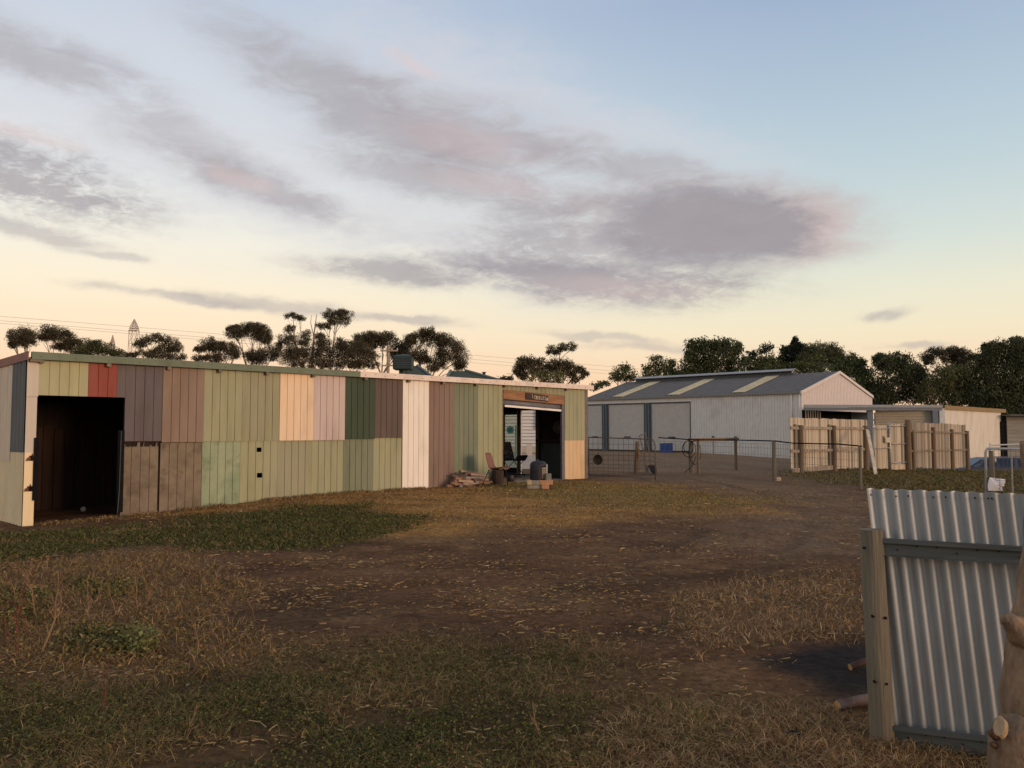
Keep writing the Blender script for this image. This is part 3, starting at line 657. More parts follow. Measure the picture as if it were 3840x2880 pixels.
for (t1_, t0_) in doors:
    mb = MB(); n = 46; t0_, t1_ = min(t0_, t1_) + .02, max(t0_, t1_) - .02
    for k in range(n):
        z0 = .08 + (DT - .08) * k / n; z1 = .08 + (DT - .08) * (k + 1) / n; zm = z0 + (z1 - z0) * .55
        mb.add([Bf(t0_, z0, .10), Bf(t1_, z0, .10), Bf(t1_, zm, .055), Bf(t0_, zm, .055), Bf(t1_, z1, .10), Bf(t0_, z1, .10)], [(0, 1, 2, 3), (3, 2, 4, 5)])
    d_ = mb.build('roller_door', rol, big); c_ = t0_ + (t1_ - t0_) * .47
    hb = MB(); hb.hexa([Bf(c_ - .3, 1.02, .03), Bf(c_ + .3, 1.02, .03), Bf(c_ + .3, 1.02, .06), Bf(c_ - .3, 1.02, .06), Bf(c_ - .3, 1.12, .03), Bf(c_ + .3, 1.12, .03), Bf(c_ + .3, 1.12, .06), Bf(c_ - .3, 1.12, .06)])
    hb.build('handle', steel_dark, d_)
    bslab(t0_, t1_, .0, .08, .05, .05, black_rubber, 'bottom_seal')
    bslab(t0_, t1_, DT - .10, DT - .002, .02, .03, steel_dark, 'head_shadow_strip')  # dark strip painted in as the shadow line under the header
    for q_ in (t0_ - .0, t1_ - .09): bslab(q_, q_ + .09, .0, DT - .102, .005, .04, steel_dark, 'door_guide')
for px0, px1 in ((2420, 2436), (2262, 2276)):
    a, b = wallB(px1, 1600)[0], wallB(px0, 1600)[0]
    w = (b - a) * .38; bslab(a + .0, a + w, -.3, DT, -.03, .2, post_bl, 'post'); bslab(b - w, b, -.3, DT, -.03, .2, post_bl, 'post'); bslab(a + w, b - w, -.3, DT, .08, .05, galv, 'post_infill')
# gable end and its frame: along U from the near corner
GBf = lambda a, z, off=0.0: Vector(((CB + U * a + V_ * off).x, (CB + U * a + V_ * off).y, z))
gtop = lambda a: EB + (RB - EB) * (1 - abs(a - WB / 2) / (WB / 2))
GN = lambda a, z, off: GBf(a, z, off)
mbp = [0.0, WB / 2, WB]
for s0_, s1_ in ((0, WB / 2), (WB / 2, WB)):
    ribbed('gable_wall', GN, s0_, s1_, lambda a: 2.9, gtop, pinkw, rib=.24, rw=.03, rd=.02, par=big, lab='pale gable end lit pink')
mb = MB(); mb.add([GBf(0.05, -1.4, 1.6), GBf(WB, -1.4, 1.6), GBf(WB, 3.4, 1.6), GBf(.05, 3.4, 1.6)], [(0, 1, 2, 3)]); mb.build('open_bay_shade', black_rubber, big)  # black sheet stands in for the shade deep inside the open bay
def rafter(a0, a1, off0, off1, dz0, dz1, m, name):
    mb = MB(); P = []
    for dz in (dz0, dz1):
        for a, o_ in ((a0, off0), (a1, off0), (a1, off1), (a0, off1)): P.append(GBf(a, gtop(min(max(a, 0), WB)) + dz - (.0 if 0 <= a <= WB else .08), o_))
    mb.hexa(P); return mb.build(name, m, big)
rafter(0, WB / 2, -.12, -.04, -.12, .07, pinkw, 'barge_flashing'); rafter(WB / 2, WB, -.12, -.04, -.12, .07, pinkw, 'barge_flashing')
# roof: two slopes with shallow ribs; the near slope carries the skylights
for side in (0, 1):
    mb = MB(); n = 46; pts = []
    for k in range(n):
        t = -.04 + (LB + .1) * k / n; d = (LB + .1) / n; pts += [(t, 0), (t + d * .72, 0), (t + d * .78, .03), (t + d * .94, .03)]
    pts.append((LB + .06, 0)); a_e, a_r = (-.12, WB / 2) if side == 0 else (WB + .12, WB / 2)
    ze = EB - .02
    for (t0_, d0), (t1_, d1) in zip(pts, pts[1:]):
        mb.add([Bf(t0_, ze + d0, a_e), Bf(t1_, ze + d1, a_e), Bf(t1_, RB + .03 + d1, a_r), Bf(t0_, RB + .03 + d0, a_r)], [(0, 1, 2, 3)])
    mb.build('roof', roof_m, big)
# far gable, back wall
mb = MB(); mb.add([Bf(LB, -.5, 0), Bf(LB, -.5, WB), Bf(LB, EB, WB), Bf(LB, RB, WB / 2), Bf(LB, EB, 0)], [(0, 1, 2, 3, 4)]); mb.build('rear_gable', zinc, big)
mb = MB(); mb.add([Bf(0, -1.4, WB), Bf(LB, -1.4, WB), Bf(LB, EB, WB), Bf(0, EB, WB)], [(0, 1, 2, 3)]); mb.build('back_wall', zinc, big)
bslab(0.1, LB - .1, -.2, EB - .1, .5, .05, soil_dark, 'inner_lining')
def roofB(px, py):   # where a picture point meets the near roof slope
    n = U.cross(Vector((0, 0, 1))); k = (RB - EB) / (WB / 2)
    d = ray(px, py)
    # point p=d*t ; off=(p-CB).U ; z = EB + k*off
    t = (EYE - EB + k * (CB.x * U.x + CB.y * U.y)) / (k * (d.x * U.x + d.y * U.y) - d.z)
    p = d * t; q = p - CB; return q.x * V_.x + q.y * V_.y, q.x * U.x + q.y * U.y
sky_m = mat('yellowed_fibreglass', (.60, .50, .31), .6, .12, 3, col2=(.48, .39, .23), c2amt=.7, dirt=(.2, .17, .11), dscale=1.6, dmin=.6, dmax=.75)
kz = (RB - EB) / (WB / 2)
for (bx0, bx1, tx0, tx1, by, ty) in ((2313, 2350, 2448, 2478, 1484, 1432), (2517, 2557, 2655, 2690, 1477, 1421), (2755, 2801, 2880, 2928, 1469, 1409)):
    t0_ = roofB(bx0, by)[0]; t1_ = roofB(bx1, by)[0]
    mb = MB(); n = 8
    for i in range(n):
        a = t1_ + (t0_ - t1_) * i / n; b = t1_ + (t0_ - t1_) * (i + 1) / n; m2 = (a + b) / 2
        for (p, q_, dp_, dq_) in ((a, m2, .05, .085), (m2, b, .085, .05)):
            mb.add([Bf(p, EB + kz * .15 + dp_, .15), Bf(q_, EB + kz * .15 + dq_, .15), Bf(q_, EB + kz * 5.2 + dq_, 5.2), Bf(p, EB + kz * 5.2 + dp_, 5.2)], [(0, 1, 2, 3)])
    mb.build('skylight', sky_m, big)
# ridge vent
rv0 = 3.2; rv1 = LB - 1.0; rc = WB / 2
for sgn in (-1, 1):
    mb = MB(); P = []
    for (o_, z) in ((rc + sgn * .06, RB + .36), (rc + sgn * .62, RB + .2)): P += [Bf(rv0, z, o_), Bf(rv1, z, o_)]
    mb.add(P + [p + Vector((0, 0, .045)) for p in P], [(0, 1, 3, 2), (4, 5, 7, 6), (2, 3, 7, 6), (0, 2, 6, 4), (1, 3, 7, 5), (0, 1, 5, 4)]); mb.build('ridge_vent_cap', trim, big)
mb = MB(); mb.hexa([Bf(rv0 + .1, RB - .1, rc - .35), Bf(rv1 - .1, RB - .1, rc - .35), Bf(rv1 - .1, RB - .1, rc + .35), Bf(rv0 + .1, RB - .1, rc + .35), Bf(rv0 + .1, RB + .25, rc - .3), Bf(rv1 - .1, RB + .25, rc - .3), Bf(rv1 - .1, RB + .25, rc + .3), Bf(rv0 + .1, RB + .25, rc + .3)]); mb.build('ridge_vent_throat', steel_dark, big)
mb = MB(); mb.tube([Bf(rv0, RB + .38, rc), Bf(rv0 - .05, RB + .36, rc - .2), Bf(rv0 - .1, RB + .06, rc - .75)], .035, 5); mb.build('ridge_vent_end', trim, big)
bslab(-.05, LB, EB - .14, EB + .0, -.2, .16, mat('gutter_grey', (.21, .20, .19), .5, .1, 6), 'gutter'); bslab(-.12, -.02, EB - .16, EB + .06, -.24, .22, pinkw, 'gutter_end')
mb = MB(); mb.tube([Bf(.65, EB - .1, -.1), Bf(.65, .0, -.08)], .06, 8); mb.build('downpipe', mat('pale_downpipe', (.62, .56, .48), .5, .05, 5), big, smooth=True)

# ------------------------------------------------------------------ carport
cp0 = dp(3016, 1517, 52.4); cp1 = dp(3533, 1518, 53.2); cz = cp0.z
car_p = thing('carport', (cp0.x, cp0.y, -.9), 'flat roofed steel carport with blue grey beam behind the paling fence', 'carport')
mb = MB(); mb.beam((cp0.x, cp0.y, cz - .09), (cp1.x, cp1.y, cz - .09), .12, .17); mb.build('gutter_beam', mat('pale_blue_grey_beam', (.22, .24, .26), .5, .1, 6), car_p)
mb = MB(); mb.beam((cp0.x, cp0.y + .06, cz - .27), (cp1.x, cp1.y + .06, cz - .27), .1, .17); mb.build('lower_beam', post_bl, car_p)
for px in (3265, 3510):
    p = dp(px, 1540, 52.9); mb = MB(); mb.box((p.x, p.y + .15, (cz - .35 - 1.3) / 2), (.36, .16, cz - .35 + 1.3)); mb.build('post', post_bl, car_p)
pr = dp(3390, 1540, 53.3)
mb = MB(); x0, x1 = dp(3284, 1540, 53.2).x, dp(3500, 1540, 53.2).x; n = 40
for k in range(n):
    z0 = -1.2 + (cz - .35 + 1.2) * k / n; z1 = -1.2 + (cz - .35 + 1.2) * (k + 1) / n; zm = (z0 + z1) / 2
    mb.add([(x0, 53.3, z0), (x1, 53.3, z0), (x1, 53.25, zm), (x0, 53.25, zm), (x1, 53.3, z1), (x0, 53.3, z1)], [(0, 1, 2, 3), (3, 2, 4, 5)])
mb.build('roller_door', mat('tan_roller_curtain', (.36, .31, .235), .55, .1, 4), car_p)
mb = MB(); mb.hexa([(cp0.x + .1, cp0.y + .1, cz - .1), (cp1.x, cp1.y + .1, cz - .1), (cp1.x + 4, cp1.y + 5, cz - .05), (cp0.x + 5, cp0.y + 5, cz - .05), (cp0.x + .1, cp0.y + .1, cz - .04), (cp1.x, cp1.y + .1, cz - .04), (cp1.x + 4, cp1.y + 5, cz + .01), (cp0.x + 5, cp0.y + 5, cz + .01)]); mb.build('roof', roof_m, car_p)
for k in range(7):   # slatted screen inside the open bay
    p = dp(3022 + k * 9, 1560, 54.0); mb = MB(); mb.box((p.x, p.y, .9), (.06, .06, 4.2)); mb.build('screen_slat', mat('tan_slat', (.30, .25, .19), .7, .2, 5), car_p)

# ------------------------------------------------------------------ cream shed beside the carport
cs = dp(3538, 1520, 53.6); csz = cs.z
Cf = lambda a, z, off=0.0: Vector(((cs + U * a + V_ * off).x, (cs + U * a + V_ * off).y, z))
dd = ray(3752, 1533); tt = (cs.x * V_.x + cs.y * V_.y) / (dd.x * V_.x + dd.y * V_.y); CL = ((dd * tt) - cs).dot(U); 
csh = thing('cream_shed', Cf(0, -1.3), 'low cream steel shed with mustard gutter, right of the carport', 'shed')
cw = mat('cream_wall_sheet', (.66, .60, .51), .55, .06, 2, stretch=(1, 1, .3), dirt=(.48, .42, .34), dscale=1.2)
ribbed('front_wall', Cf, 0, CL, lambda a: -1.5, lambda a: csz - .25, cw, rib=.25, rw=.03, rd=.016, par=csh)
bslab(-.1, CL + .9, csz - .27, csz, -.12, .16, mat('mustard_gutter', (.24, .155, .06), .6, .15, 5), 'gutter', fr=Cf, par=csh)
mb = MB(); mb.hexa([Cf(0, -1.5, .02), Cf(CL, -1.5, .02), Cf(CL, -1.5, 5), Cf(1.5, -1.5, 5), Cf(0, csz - .26, .02), Cf(CL, csz - .26, .02), Cf(CL, csz - .36, 5), Cf(1.5, csz - .36, 5)]); mb.build('body', cw, csh)
mb = MB(); p = Cf(-.22, 0, .05); mb.box((p.x, p.y, (csz - 1.7) / 2), (.34, .1, csz + 1.3)); mb.build('corner_post', galv, csh)

# ------------------------------------------------------------------ grey weatherboard outbuilding at the right edge
gs = thing('grey_outbuilding', dp(3760, 1700, 62), 'grey weatherboard outbuilding with a dark doorway at the right edge', 'shed')
gx0, gx1 = dp(3776, 1600, 62).x, dp(3776, 1600, 62).x + 9; gzt = dp(3800, 1560, 62).z
gb = mat('grey_weatherboard', (.25, .235, .20), .8, .2, 3, stretch=(.2, 1, 3))
for k in range(14):
    z = gzt - (k + 1) * .26; mb = MB(); mb.hexa([(gx0, 61.96, z), (gx1, 61.96, z), (gx1, 62.05, z), (gx0, 62.05, z), (gx0, 62.0, z + .255), (gx1, 62.0, z + .255), (gx1, 62.05, z + .255), (gx0, 62.05, z + .255)]); mb.build('weatherboard', gb, gs)
mb = MB(); mb.box(((gx0 + gx1) / 2, 64.1, gzt / 2 - .7), (gx1 - gx0, 4, gzt + 1.2)); mb.build('body', soil_dark, gs)
mb = MB(); mb.box((gx0 - .22, 62.1, gzt / 2 - .9), (.42, .1, gzt + 1.0)); mb.build('doorway', black_rubber, gs)  # solid black slab, painted as the shade within the opening
mb = MB(); mb.box(((gx0 + gx1) / 2, 63.6, gzt + .05), (gx1 - gx0 + .5, 5, .08)); mb.build('roof', roof_m, gs)

# ------------------------------------------------------------------ weatherboard house behind the patchwork shed
HY = 44.0; hz0 = .5
hs = thing('weatherboard_house', (-4, HY, hz0), 'white weatherboard house with green hipped roof behind the patchwork shed', 'house')
hx0, hx1 = -9.5, dp(2075, 1600, HY).x; eave = 3.3
wb = mat('white_weatherboard', (.60, .57, .54), .7, .06, 3)
for k in range(15):
    z = hz0 + .22 + k * .175; mb = MB(); mb.hexa([(hx0, HY - .06, z), (hx1, HY - .06, z), (hx1, HY + .05, z), (hx0, HY + .05, z), (hx0, HY, z + .155), (hx1, HY, z + .155), (hx1, HY + .05, z + .155), (hx0, HY + .05, z + .155)]); mb.build('weatherboard', wb, hs)
mb = MB(); mb.box(((hx0 + hx1) / 2, HY + 4.1, 1.7), (hx1 - hx0, 8, 3.2)); mb.build('body', mat('house_body', (.2, .19, .18), .8, .05, 3), hs)
mb = MB(); mb.box(((hx0 + hx1) / 2, HY - .02, hz0 + .05), (hx1 - hx0, .1, .32)); mb.build('plinth', mat('pale_plinth', (.45, .38, .3), .8, .1, 5), hs)
hr = mat('green_grey_roof', (.062, .078, .062), .85, .12, 3, spec=.15); hf = mat('blue_grey_flashing', (.11, .125, .115), .5, .1, 4)
def hip(x0, x1, y0, y1, z0, z1, xa, xb, ym):
    mb = MB(); v = [(x0, y0, z0), (x1, y0, z0), (x1, y1, z0), (x0, y1, z0), (xa, ym, z1), (xb, ym, z1)]
    mb.add(v, [(0, 1, 5, 4), (1, 2, 5), (2, 3, 4, 5), (3, 0, 4), (0, 3, 2, 1)]); r_ = mb.build('roof', hr, hs)
    mb = MB(); mb.tube([(xb, ym, z1 + .02), (x1, y0, z0 + .02)], .09, 5); mb.tube([(xa, ym, z1 + .02), (x0, y0, z0 + .02)], .09, 5); mb.build('hip_flashing', hf, r_)
a1 = dp(1565, 1372, HY + 4); a2 = dp(1690, 1398, HY + 2); a0 = dp(1548, 1376, HY + 4)
hip(dp(1440, 1400, HY).x, dp(1720, 1400, HY).x, HY - .5, HY + 8, eave, a1.z, a0.x, a1.x, HY + 4)
b1 = dp(1745, 1391, HY + 3.4); hip(dp(1640, 1400, HY).x, hx1 + .3, HY - .4, HY + 7.4, eave - .05, b1.z, dp(1690, 1393, HY + 3.4).x, b1.x, HY + 3.4)
p = dp(1815, 1413, HY + 3); q = dp(1815, 1397, HY + 3); mb = MB(); mb.box((p.x, p.y, (p.z + q.z) / 2 - .2), (.16, .16, q.z - p.z + .4)); mb.tube([(p.x, p.y, q.z), (p.x, p.y, q.z + .03)], .13, 8); mb.build('flue', mat('dark_flue', (.03, .02, .02), .8, .2, 8), hs)
ev = thing('evaporative_cooler', dp(1512, 1390, HY - 2), 'dark green evaporative cooler box on the house roof', 'air cooler')
ca, cb_ = dp(1476, 1387, HY - 2), dp(1549, 1331, HY - 2); cm = mat('dark_green_plastic', (.018, .032, .028), .55, .15, 6)
mb = MB(); w_ = cb_.x - ca.x; cx_ = (ca.x + cb_.x) / 2
mb.hexa([(ca.x + .03, HY - 2.5, ca.z), (cb_.x - .03, HY - 2.5, ca.z), (cb_.x - .03, HY - 1.5, ca.z), (ca.x + .03, HY - 1.5, ca.z), (ca.x, HY - 2.5, cb_.z - .12), (cb_.x, HY - 2.5, cb_.z - .12), (cb_.x, HY - 1.5, cb_.z - .12), (ca.x, HY - 1.5, cb_.z - .12)]); mb.build('cabinet', cm, ev, bevel=.02)
mb = MB(); mb.hexa([(ca.x - .02, HY - 2.52, cb_.z - .12), (cb_.x + .02, HY - 2.52, cb_.z - .12), (cb_.x + .02, HY - 1.48, cb_.z - .12), (ca.x - .02, HY - 1.48, cb_.z - .12), (cx_ - .3, HY - 2.2, cb_.z), (cx_ + .3, HY - 2.2, cb_.z), (cx_ + .3, HY - 1.8, cb_.z), (cx_ - .3, HY - 1.8, cb_.z)]); mb.build('lid', cm, ev)
for k in range(5):
    z = ca.z + .1 + k * .115; mb = MB(); mb.box((cx_, HY - 2.515, z), (w_ * .8, .02, .03)); mb.build('louvre', steel_dark, ev)
mb = MB(); mb.tube([(ca.x + w_ * .5, HY - 2, ca.z), (ca.x + w_ * .5, HY - 2, ca.z - 1.2)], .22, 8); mb.build('duct', cm, ev)

ax_, ay_ = np.meshgrid(np.linspace(-4.5, 2.2, 24), np.linspace(28.5, 43.9, 40)); az_ = gz(ax_, ay_, False) + .02; nn_ = 24; ii = np.arange(39)[:, None] * nn_ + np.arange(23)[None]
tag(np_mesh('concrete_path', np.stack([ax_.ravel(), ay_.ravel(), az_.ravel()], 1), np.stack([ii, ii + 1, ii + nn_ + 1, ii + nn_], -1).reshape(-1, 4), None, concrete), 'pale concrete yard between the patchwork shed and the house', None, None, 'structure')
# ------------------------------------------------------------------ mesh farm gate with a hanging pan
g0 = A(SLEN + .03, 0, .02); g1 = G(2461, 1803, .2); gz0 = gzf(g0.x, g0.y)
fg = thing('farm_gate', (g0.x, g0.y, gz0), 'tubular farm gate with wire mesh beside the end of the patchwork shed', 'gate')
gd = (g1 - Vector((g0.x, g0.y, g1.z))); gl_ = gd.length; gd.normalize()
def GP(t, z): return Vector((g0.x + gd.x * t, g0.y + gd.y * t, gz0 * (1 - t / gl_) + g1.z * (t / gl_) + z))
tubeg = mat('brown_grey_gate_tube', (.12, .105, .09), .6, .2, 9, metal=.2)
GW = gl_ - .02; pts = [GP(0.02, .09), GP(0.02, 1.13), GP(GW - .12, 1.10), GP(GW - .06, 1.08), GP(GW - .01, 1.0), GP(GW, .9), GP(GW, .02)]
mb = MB(); mb.tube(pts, .017, 7); mb.tube([GP(0.02, .1), GP(GW, .1)], .017, 7); mb.build('frame', tubeg, fg, smooth=True)
mb = MB(); n = int(GW / .15)
for k in range(1, n): mb.tube([GP(k * GW / n, .1), GP(k * GW / n, 1.1)], .005, 4)
for z in (.2, .3, .4, .52, .65, .79, .95): mb.tube([GP(.02, z), GP(GW, z)], .005, 4)
mb.build('wire_mesh', wire_m, fg)
pn = GP(.33, .52); pan_ = thing('frying_pan', pn, 'black frying pan hanging on the wire of the farm gate', 'pan')
nn = Vector((-gd.y, gd.x, 0)); nn = nn if nn.y < 0 else -nn
mb = MB(); c = pn + nn * .03
prof = [(.0, .012), (.105, .012), (.135, .05), (.142, .05), (.112, .0), (.0, .0)]
ax = gd.cross(nn); N_ = 20
vs = [c + (gd * math.cos(2 * math.pi * k / N_) + Vector((0, 0, 1)) * math.sin(2 * math.pi * k / N_)) * r + nn * h for (r, h) in prof for k in range(N_)]
mb.add(vs, [(i * N_ + k, i * N_ + (k + 1) % N_, (i + 1) * N_ + (k + 1) % N_, (i + 1) * N_ + k) for i in range(len(prof) - 1) for k in range(N_)])
mb.build('bowl', mat('blackened_iron', (.035, .025, .02), .6, .3, 9, metal=.3), pan_, smooth=True)
mb = MB(); mb.tube([c + Vector((0, 0, .13)) + nn * .02, c + Vector((0, 0, .3)) + nn * .02], .009, 6); mb.tube([c + Vector((0, 0, .3)) + nn * .02, c + Vector((0, 0, .345)) - nn * .03], .004, 5); mb.build('handle', steel_dark, pan_)

# ------------------------------------------------------------------ wire fence: posts, rail, mesh, black pipe
def post(px, pyb, pyt, wpx, label, name='fence_post', m=wood_brown, group=None, sq=False, lean=0.0, z0=.1):
    b = G(px, pyb, z0); t = dp(px, pyt, b.y); r = wpx / 2 * b.y / F
    mb = MB()
    if sq: mb.box((b.x, b.y, (t.z + b.z - .1) / 2), (2 * r, 2 * r, t.z - b.z + .1), .3)
    else: mb.tube([(b.x + lean, b.y, b.z - .1), (b.x + lean * .5, b.y, (b.z + t.z) / 2), (b.x, b.y, t.z - .01), (b.x, b.y, t.z)], [r * 1.03, r, r * .97, r * .85], 9)
    o = mb.build(name, m, None, smooth=False); tag(o, label, 'post', group); return b, t
FP1 = post(2593, 1772, 1643, 19, 'stout timber fence post with a black hose looped over it', m=wood_post)
FP2 = post(2619, 1779, 1645, 11, 'slimmer brown timber post just right of the hose post')
FP3 = post(2760, 1763, 1637, 12, 'timber fence post at the right end of the timber rail')
FP4 = post(2904, 1805, 1651, 15, 'timber fence post with a pale block at its foot', m=wood_post)
FP5 = post(3228, 1836, 1670, 12, 'thin timber post in front of the paling fence, carrying the black pipe end', m=wood_post)
st = thing('steel_picket', G(2675, 1713), 'thin dark star picket in the far yard behind the rail', 'post')
b = G(2675, 1713); t = dp(2675, 1638, b.y); mb = MB(); mb.tube([(b.x, b.y, b.z - .2), (b.x, b.y, t.z)], .045, 3); mb.build('shaft', steel_dark, st)
mb = MB(); mb.box((b.x, b.y, t.z), (.14, .12, .1)); mb.build('cap', steel_dark, st)
mb = MB(); mb.beam(dp(2585, 1650, FP1[0].y - .05), dp(2768, 1647, FP3[0].y - .05), .07, .11); tag(mb.build('fence_rail', wood_brown), 'dark timber rail between the hose post and the next post', 'rail')
pl = [dp(2470, 1641, 27.5), dp(2570, 1647, FP1[0].y - .1), dp(2615, 1649, FP2[0].y - .1), dp(2760, 1650, 26.5), FP4[1] + Vector((0, -.1, -.02)), dp(2975, 1662, 24.4), dp(3060, 1664, 23.6), dp(3140, 1665, 22.8), FP5[1] + Vector((0, -.05, -.02))]
mb = MB(); mb.tube(pl, .018, 6); tag(mb.build('poly_pipe', black_rubber, smooth=True), 'black polythene pipe strung along the wire fence posts', 'pipe')
wf = thing('mesh_fence', (FP1[0].x, FP1[0].y, FP1[0].z), 'rusty wire mesh strung between the timber fence posts', 'fence')
def mesh_run(a, b, h, nv):
    mb = MB(); a, b = Vector(a), Vector(b)
    for k in range(nv + 1):
        p = a.lerp(b, k / nv); mb.tube([p, p + Vector((0, 0, h))], .0042, 3)
    for z in (.05, .2, .36, .53, .71, .9, h): mb.tube([a + Vector((0, 0, z)), b + Vector((0, 0, z))], .0042, 3)
    mb.build('mesh_panel', wire_m, wf)
mesh_run(FP1[0], FP4[0], 1.02, 30); mesh_run(FP4[0], FP5[0], 1.02, 34); mesh_run(Vector((g1.x, g1.y + 3.5, g1.z)), FP1[0], 1.02, 10)
mb = MB(); b = G(2915, 1803); mb.box((b.x, b.y - .05, b.z + .05), (.15, .1, .1), .3); tag(mb.build('paver_block', concrete, bevel=.008), 'pale block at the foot of the fence post', 'block')
# hose loops on the stout post
mb = MB(); c = FP1[0]; top = FP1[1]
for k, (rx, dz, dx) in enumerate(((.22, .55, -.1), (.16, .42, -.12), (.2, .78, .08))):
    mb.tube([Vector((c.x + dx + math.sin(a) * rx, c.y - .14 - .02 * k, top.z - .08 - dz / 2 + math.cos(a) * dz / 2)) for a in np.linspace(0, 2 * math.pi, 18)], .012, 5, False)
mb.tube([Vector((c.x + .12, c.y - .15, top.z - .6)), Vector((c.x, c.y - .2, top.z - .9)), Vector((c.x - .15, c.y - .25, c.z + .12)), Vector((c.x - .3, c.y - .35, c.z + .015))], .012, 5)
tag(mb.build('garden_hose', black_rubber, smooth=True), 'black garden hose looped over the stout fence post', 'hose')
# blue crate
bc = G(2500, 1697); crx = dp(2478, 1690, bc.y).x, dp(2519, 1690, bc.y).x; ct = dp(2500, 1663, bc.y).z
cr = thing('blue_crate', (bc.x, bc.y, bc.z), 'bright blue plastic crate in front of the roller door', 'crate'); cm2 = mat('blue_plastic', (.012, .055, .22), .45, .1, 8)
cx_, w_, h_ = sum(crx) / 2, crx[1] - crx[0], ct - bc.z
for (dx, dy, sx_, sy_) in ((0, -.38, w_, .03), (0, .38, w_, .03), (-w_ / 2 + .015, 0, .03, .73), (w_ / 2 - .015, 0, .03, .73)):
    mb = MB(); mb.box((cx_ + dx, bc.y + dy, bc.z + h_ / 2), (sx_, sy_, h_)); mb.build('side', cm2, cr)
mb = MB(); mb.box((cx_, bc.y, bc.z + .02), (w_ - .07, .7, .03)); mb.build('base', cm2, cr)
for k in range(8):
    mb = MB(); mb.box((cx_ - w_ / 2 + (k + .5) * w_ / 8, bc.y - .405, bc.z + h_ / 2), (.03, .02, h_ * .92)); mb.build('rib', cm2, cr)
mb = MB(); mb.box((cx_, bc.y - .405, ct), (w_ + .04, .05, .05)); mb.build('rim', cm2, cr)
# old gate post and long handled tools behind the gate
op = G(2391, 1776, .2); ot = dp(2391, 1655, op.y)
mb = MB(); mb.tube([(op.x - .06, op.y, op.z - .1), (op.x - .02, op.y, op.z + .5), (op.x, op.y, ot.z)], [.085, .075, .055], 7); tag(mb.build('old_post', wood_brown), 'old split timber post behind the mesh gate with an orange lichen stain', 'post')
mb = MB(); mb.box((op.x + .035, op.y - .085, op.z + .62), (.05, .02, .3)); 
tag(mb.build('orange_tag', mat('orange_plastic', (.34, .15, .04), .7, .25, 12)), 'faded orange strip on the old split post', 'tag')
def tool(pb, pt, Yb, lab, head):
    b = dp(*pb, Yb); t = dp(*pt, Yb + .25); o = thing(head, b, lab, 'tool')
    mb = MB(); mb.tube([b, b.lerp(t, .5) + Vector((.01, 0, 0)), t], .016, 6); mb.build('handle', wood_brown, o); return o, b, t
Yt = op.y - .7
o, b, t = tool((2424, 1768), (2401, 1642), Yt, 'hooked bar leaning on the old post', 'leaning_bar')
mb = MB(); mb.tube([t, t + Vector((-.02, 0, .06)), t + Vector((.03, 0, .1)), t + Vector((.09, 0, .08))], .013, 6); mb.build('hook', rust, o)
o, b, t = tool((2428, 1768), (2414, 1684), Yt, 'short wooden handled hoe behind the gate', 'hoe')
mb = MB(); mb.box((b.x, b.y - .03, b.z + .06), (.05, .03, .2)); mb.build('blade', steel_dark, o)
o, b, t = tool((2442, 1752), (2419, 1620), Yt + .1, 'long handled shovel with dark blade leaning behind the gate', 'shovel')
mb = MB(); sp = [(-.12, .06), (.06, .08), (.16, -.02), (.15, -.2), (.06, -.24), (-.03, -.1)]
mb.prism([b + Vector((x_, -.02 - abs(x_) * .1, z_)) for x_, z_ in sp], (0, .012, 0)); mb.build('blade', mat('dark_blade', (.02, .02, .03), .5, .3, 8, metal=.4), o)

# ------------------------------------------------------------------ paling fence with its double gate
PF0 = Vector((9.55, 28.9, 0)); PF1 = dp(3255, 1760, 32.4); PF1.z = 0; PF2 = Vector((PF1.x + .05, PF1.y, 0)); PF3 = dp(3385, 1760, 33.6); PF3.z = 0; PF4 = dp(3625, 1740, 40.8); PF4.z = 0
pal_i = 0
PAL = MB(); PAL.hexa([(-.05, -.009, 0), (.05, -.009, 0), (.05, .009, 0), (-.05, .009, 0), (-.05, -.009, 1), (.05, -.009, 1), (.05, .009, 1), (-.05, .009, 1)])
PALM = []
for m_ in paling_m: me = PAL.mesh('paling'); me.materials.append(m_); PALM.append(me)
def palings(par, a, b, n, zt, zb, weights, gapchance=.0, jag=.014):
    d = (b - a); L_ = d.length; d.normalize(); rz = math.atan2(d.y, d.x); w = L_ / n
    for k in range(n):
        t = (k + .5) / n; p = a.lerp(b, t)
        if random.random() < gapchance: continue
        zt_ = zt(t) + random.uniform(-jag, jag); zb_ = zb(t) + random.uniform(-.02, .03)
        o = bpy.data.objects.new('paling', random.choices(PALM, weights)[0]); COL.objects.link(o); o.parent = par
        off = ORIG[par.name]; o.location = Vector((p.x, p.y, zb_)) - off + Vector((-d.y, d.x, 0)) * random.uniform(-.008, .008)
        o.rotation_euler = (0, random.uniform(-.008, .008), rz); o.scale = (w / .1 * random.uniform(.86, .965), 1, zt_ - zb_)
random.seed(12)
def zt1(t): return 1.965 - .03 * t
fen = thing('paling_fence', (PF0.x, PF0.y, 0), 'weathered timber paling fence with round posts in front of the carport', 'fence')
nrm = Vector((.62, -.78, 0))
z_at = lambda v: gzf(v.x, v.y)
palings(fen, PF0, PF1, 46, lambda t: 1.97 - .02 * t, lambda t: z_at(PF0.lerp(PF1, t)) + .1, (5, 4, 1.4, .4), .0)
def rail(par, a, b, za, zb_, m=None, h=.1, front=.05):
    d = (b - a).normalized(); n = Vector((d.y, -d.x, 0)); mb = MB(); mb.beam(Vector((a.x, a.y, za)) + n * front, Vector((b.x, b.y, zb_)) + n * front, .045, h); return mb.build('rail', m or paling_m[2], par)
def seg(a, b, t0, t1): return a.lerp(b, t0), a.lerp(b, t1)
